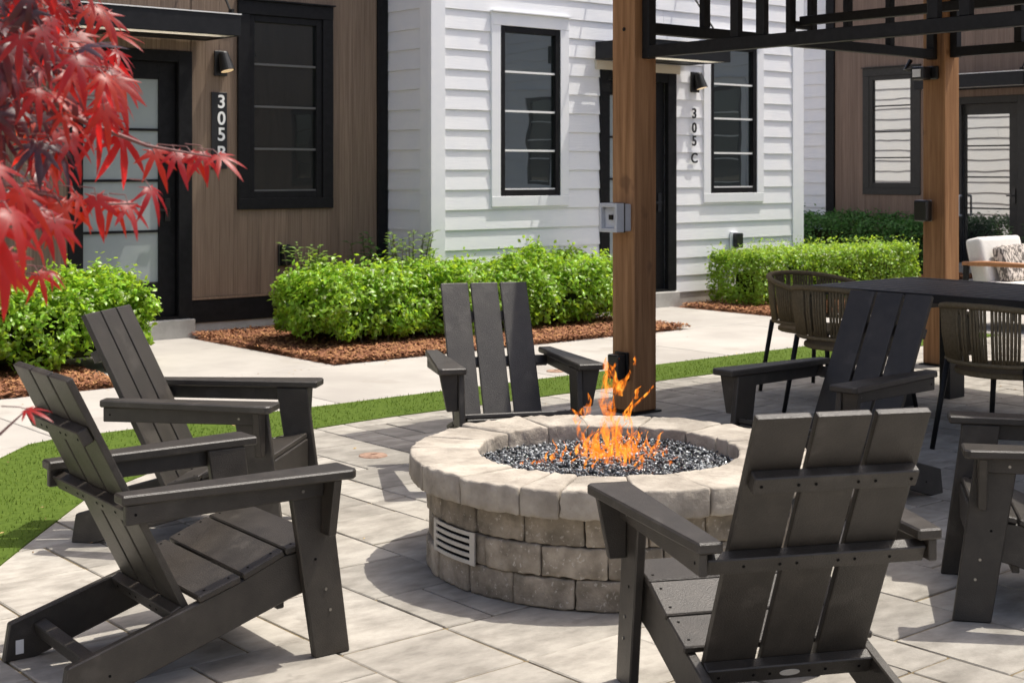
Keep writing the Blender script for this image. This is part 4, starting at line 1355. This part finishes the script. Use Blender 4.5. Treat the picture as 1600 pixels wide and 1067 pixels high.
leafy_plant('broad leaved plant rising above the left end of the long hedge', 6.56, 10.55, .86, .22, 18, 1)
leafy_plant('broad leaved plant by the white house corner above the long hedge', 7.70, 10.62, .94, .24, 20, 2)
leafy_plant('dark leaved plant against the black corner board of the brown house', 7.72, 11.25, .90, .24, 10, 3, 'dark_leaf')
leafy_plant('pale leaved sprig above the hedge under the maple leaves', 4.05, 10.75, .98, .10, 5, 4)
leafy_plant('green plant beside the shaded door behind the lounge chair', 17.2, 10.1, .85, .35, 14, 5, 'dark_leaf', .10)

# ------------------------------------------------------------------ Japanese maple
def cam_pt(px, py, d):
    """a point d metres ahead of the view position"""
    X = (px - 800) * d / 2240
    return Vector((X * C40 + d * S40, -X * S40 + d * C40, H_EYE - (py - 268.5) * d / 2240))


RIGHT = Vector((C40, -S40, 0)); FWD = Vector((S40, C40, 0)); UP = Vector((0, 0, 1))


def maple_leaf_mesh(seed):
    rr = random.Random(seed)
    lob = [(-125, .34), (-80, .66), (-40, .93), (0, 1.05), (40, .93), (80, .66), (125, .34)]
    V = [(0, 0, 0)]; F = []
    curl = rr.uniform(.30, .95)

    def P(ang, r, lift=0):
        a = R(ang)
        x, y = r * math.sin(a), r * math.cos(a)
        z = -curl * r * r * (.75 + .25 * abs(math.sin(a))) + lift
        return (x, y, z)
    n_ = len(lob)
    notch = []
    for i in range(n_ + 1):
        if i == 0: notch.append(P(-160, .10))
        elif i == n_: notch.append(P(160, .10))
        else: notch.append(P((lob[i - 1][0] + lob[i][0]) / 2, .22))
    V += notch
    nb = 1
    for i, (a, l) in enumerate(lob):
        l *= rr.uniform(.9, 1.08); a += rr.uniform(-4, 4)
        wdt = 10.5 if 0 < i < n_ - 1 else 8
        k = len(V)
        V += [P(a, l * .28, .020), P(a - wdt * 1.0, l * .52), P(a, l * .55, .018), P(a + wdt * 1.0, l * .52), P(a - wdt * .38, l * .80), P(a, l * .80, .008), P(a + wdt * .38, l * .80), P(a, l)]
        m_, L0, M0, R0, L1, M1, R1, T = range(k, k + 8)
        na, nb_ = 1 + i, 2 + i
        F += [(0, m_, na), (0, nb_, m_), (na, m_, M0, L0), (m_, nb_, R0, M0), (L0, M0, M1, L1), (M0, R0, R1, M1), (L1, M1, T), (M1, R1, T)]
    me = bpy.data.meshes.new('leaf')
    me.from_pydata(V, [], F)
    for p in me.polygons: p.use_smooth = True
    me.update()
    return me


LM = [maple_leaf_mesh(s) for s in range(6)]
LD = [m_.copy() for m_ in LM]
for m_ in LM: m_.materials.append(MATS['maple_leaf'])
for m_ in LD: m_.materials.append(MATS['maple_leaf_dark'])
PET = MB()
TRUNK = cam_pt(-520, 268, 2.75); TRUNK.z = 0
mp_ = empty('japanese_maple', TRUNK, label='red Japanese maple with drooping leaves reaching in from the left edge', cat='tree')


def limb(pts, r0, r1, m, name):
    n_ = len(pts)
    mb = MB(); mb.tube(pts, [r0 + (r1 - r0) * i / (n_ - 1) for i in range(n_)], 7)
    mb.build(name, m, mp_, smooth=True)


fork = TRUNK + Vector((.04, .02, .95))
limb([TRUNK + Vector((0, 0, -.05)), TRUNK + Vector((.02, 0, .3)), TRUNK + Vector((-.01, .03, .65)), fork], .055, .038, 'maple_bark', 'trunk')
BR = [[fork, cam_pt(-330, 150, 2.6), cam_pt(-150, 60, 2.45), cam_pt(20, 20, 2.35), cam_pt(120, 30, 2.35)],
      [fork, cam_pt(-300, 230, 2.55), cam_pt(-120, 150, 2.4), cam_pt(40, 130, 2.35), cam_pt(130, 190, 2.35), cam_pt(230, 228, 2.4), cam_pt(330, 245, 2.42)],
      [fork, cam_pt(-280, 330, 2.4), cam_pt(-100, 270, 2.25), cam_pt(20, 290, 2.25), cam_pt(120, 320, 2.3), cam_pt(215, 318, 2.32)],
      [fork, cam_pt(-330, 430, 2.2), cam_pt(-150, 380, 2.0), cam_pt(-30, 340, 1.9), cam_pt(30, 345, 1.9)],
      [fork, cam_pt(-380, 120, 2.9), cam_pt(-300, -60, 3.0), cam_pt(-150, -160, 2.9), cam_pt(20, -190, 2.8)]]
for i, bpts in enumerate(BR):
    limb(bpts, .012, .0012, 'maple_twig', 'branch')
limb([fork, cam_pt(-320, 620, 2.45), cam_pt(-140, 720, 2.3), cam_pt(0, 678, 2.25), cam_pt(25, 655, 2.25), cam_pt(42, 640, 2.25)], .005, .0008, 'maple_twig', 'branch')
limb([cam_pt(-150, 380, 2.0), cam_pt(-40, 400, 2.2), cam_pt(30, 425, 2.35), cam_pt(58, 430, 2.4)], .004, .001, 'maple_twig', 'branch')

LEAF_N = 0
mrr = random.Random(5)


def leaf(p, dirv, nrm, size, dark=False):
    """central lobe along dirv, upper face towards nrm"""
    global LEAF_N
    y = dirv.normalized(); z = (nrm - y * nrm.dot(y)).normalized(); x = y.cross(z)
    o = bpy.data.objects.new('leaf', (LD if dark else LM)[LEAF_N % len(LM)]); col.objects.link(o)
    o.parent = mp_
    M = Matrix(((x.x, y.x, z.x), (x.y, y.y, z.y), (x.z, y.z, z.z))).to_4x4()
    M.translation = p - mp_.location
    sx = size * mrr.uniform(.9, 1.1)
    M = M @ Matrix.Diagonal((sx, size, size, 1))
    o.matrix_local = M
    PET.tube([p + y * .004, p - y * .014 + UP * .003, p - y * .016 - RIGHT * .026 + UP * .004], [.0008, .0009, .0011], 5)
    LEAF_N += 1


def drop_leaf(px, py, d, ang, size, tilt=None, face=None, dark=False):
    """ang: direction of the central lobe as seen (0 right, 90 down)"""
    a = R(ang)
    tl = mrr.uniform(-.5, .35) if tilt is None else tilt
    dv = RIGHT * math.cos(a) - UP * math.sin(a) - FWD * (.35 + tl * .6)
    fc = mrr.uniform(.1, .7) if face is None else face
    nv = UP * 1.0 + RIGHT * .25 * math.cos(a) - FWD * fc
    leaf(cam_pt(px, py, d), dv, nv, size, dark)


HERO = [(150, 10, 2.4, 40, .075), (120, 55, 2.35, 55, .075), (150, 75, 2.38, 60, .07), (165, 110, 2.4, 50, .075), (185, 118, 2.42, 40, .07), (178, 150, 2.4, 45, .075), (160, 170, 2.38, 60, .07), (175, 185, 2.4, 55, .07),
        (190, 215, 2.4, 75, .095), (240, 238, 2.42, 60, .075), (275, 240, 2.42, 55, .07), (300, 240, 2.43, 40, .065), (318, 240, 2.43, 60, .06), (342, 243, 2.43, 32, .068), (150, 200, 2.35, 65, .08), (110, 215, 2.3, 60, .08), (80, 225, 2.3, 60, .07), (60, 230, 2.3, 45, .06),
        (235, 295, 2.35, 50, .065), (200, 318, 2.33, 60, .07), (175, 315, 2.33, 40, .065), (150, 310, 2.3, 75, .075), (120, 305, 2.28, 50, .07), (95, 320, 2.25, 55, .08), (60, 330, 2.2, 50, .085), (85, 345, 2.2, 65, .075),
        (15, 330, 1.85, 45, .095), (-15, 350, 1.85, 60, .10), (5, 400, 1.9, 75, .09), (60, 428, 2.4, 55, .058), (78, 424, 2.42, 20, .042), (0, 410, 2.0, 80, .08), (30, 300, 2.1, 70, .09), (-10, 260, 2.05, 60, .09)]
for (px, py, d, ang, s) in HERO: drop_leaf(px, py, d, ang, s * .84, face=mrr.uniform(.1, .6))
leaf(cam_pt(42, 640, 2.25), RIGHT - FWD * .25 - UP * .05, UP - FWD * .35, .042)
# interior of the crown inside the frame
tries = 0
while LEAF_N < 250 and tries < 5000:
    tries += 1
    px, py = mrr.uniform(-60, 190), mrr.uniform(-70, 320)
    lim = 150 + 40 * math.sin(py / 60.) if py < 230 else 150 - (py - 230) * .75
    if px > lim: continue
    if py > 180 and mrr.random() < .5: continue
    if px > 90 and mrr.random() < .55: continue
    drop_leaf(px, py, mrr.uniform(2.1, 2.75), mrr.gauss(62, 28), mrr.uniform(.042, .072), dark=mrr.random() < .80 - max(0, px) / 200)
# the rest of the crown, outside the picture
V = []; F = []
base = [(np.array([v.co[:] for v in m_.vertices]), [tuple(p.vertices) for p in m_.polygons]) for m_ in LM]
for k in range(420):
    px, py, d = mrr.uniform(-1150, -80), mrr.gauss(110, 160), mrr.uniform(2.1, 3.5)
    p = cam_pt(px, py, d)
    a = mrr.uniform(0, 6.28); dv = Vector((math.cos(a), math.sin(a), -.8)).normalized(); nv = (UP + Vector((mrr.gauss(0, .3), mrr.gauss(0, .3), 0))).normalized()
    z = (nv - dv * nv.dot(dv)).normalized(); x = dv.cross(z)
    M = np.array([x[:], dv[:], z[:]]) * mrr.uniform(.055, .085)
    vv, ff = base[k % 6]
    k0 = len(V); V += [tuple(r_) for r_ in (vv @ M + np.array(p[:]) - np.array(mp_.location[:]))]
    F += [tuple(i + k0 for i in f_) for f_ in ff]
me = bpy.data.meshes.new('crown'); me.from_pydata(V, [], F)
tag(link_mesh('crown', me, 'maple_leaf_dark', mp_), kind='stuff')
tag(PET.build('petioles', 'maple_twig', mp_), kind='stuff')

# ------------------------------------------------------------------ fallen leaves and stray chips
lit = MB()
for k in range(260):
    if k < 150:
        x, y = random.uniform(.8, 11), random.uniform(4.2, 7.6)
        if not inside(lawn_poly, x, y): continue
        z = .022
    elif k < 215: x, y, z = random.uniform(1.5, 9.9), 9.17 - abs(random.gauss(0, .12)), .004
    else: x, y, z = random.uniform(1.5, 9), random.uniform(3.8, 6.9), .004
    a_ = random.uniform(0, 6.28); l_ = random.uniform(.008, .022) if k < 150 else random.uniform(.006, .014); w_ = l_ * random.uniform(.3, .5)
    d_ = Vector((math.cos(a_), math.sin(a_), random.uniform(-.1, .2))) * l_; e_ = Vector((-math.sin(a_), math.cos(a_), random.uniform(-.3, .3))) * w_
    p = Vector((x, y, z))
    lit.add([p - d_, p - e_, p + d_, p + e_, p + Vector((0, 0, .003))], [(0, 1, 4), (1, 2, 4), (2, 3, 4), (3, 0, 4)])
tag(lit.build('leaf_litter', 'dry_leaf'), 'tiny dry leaves and bark crumbs scattered on turf and paving', 'litter', kind='stuff')
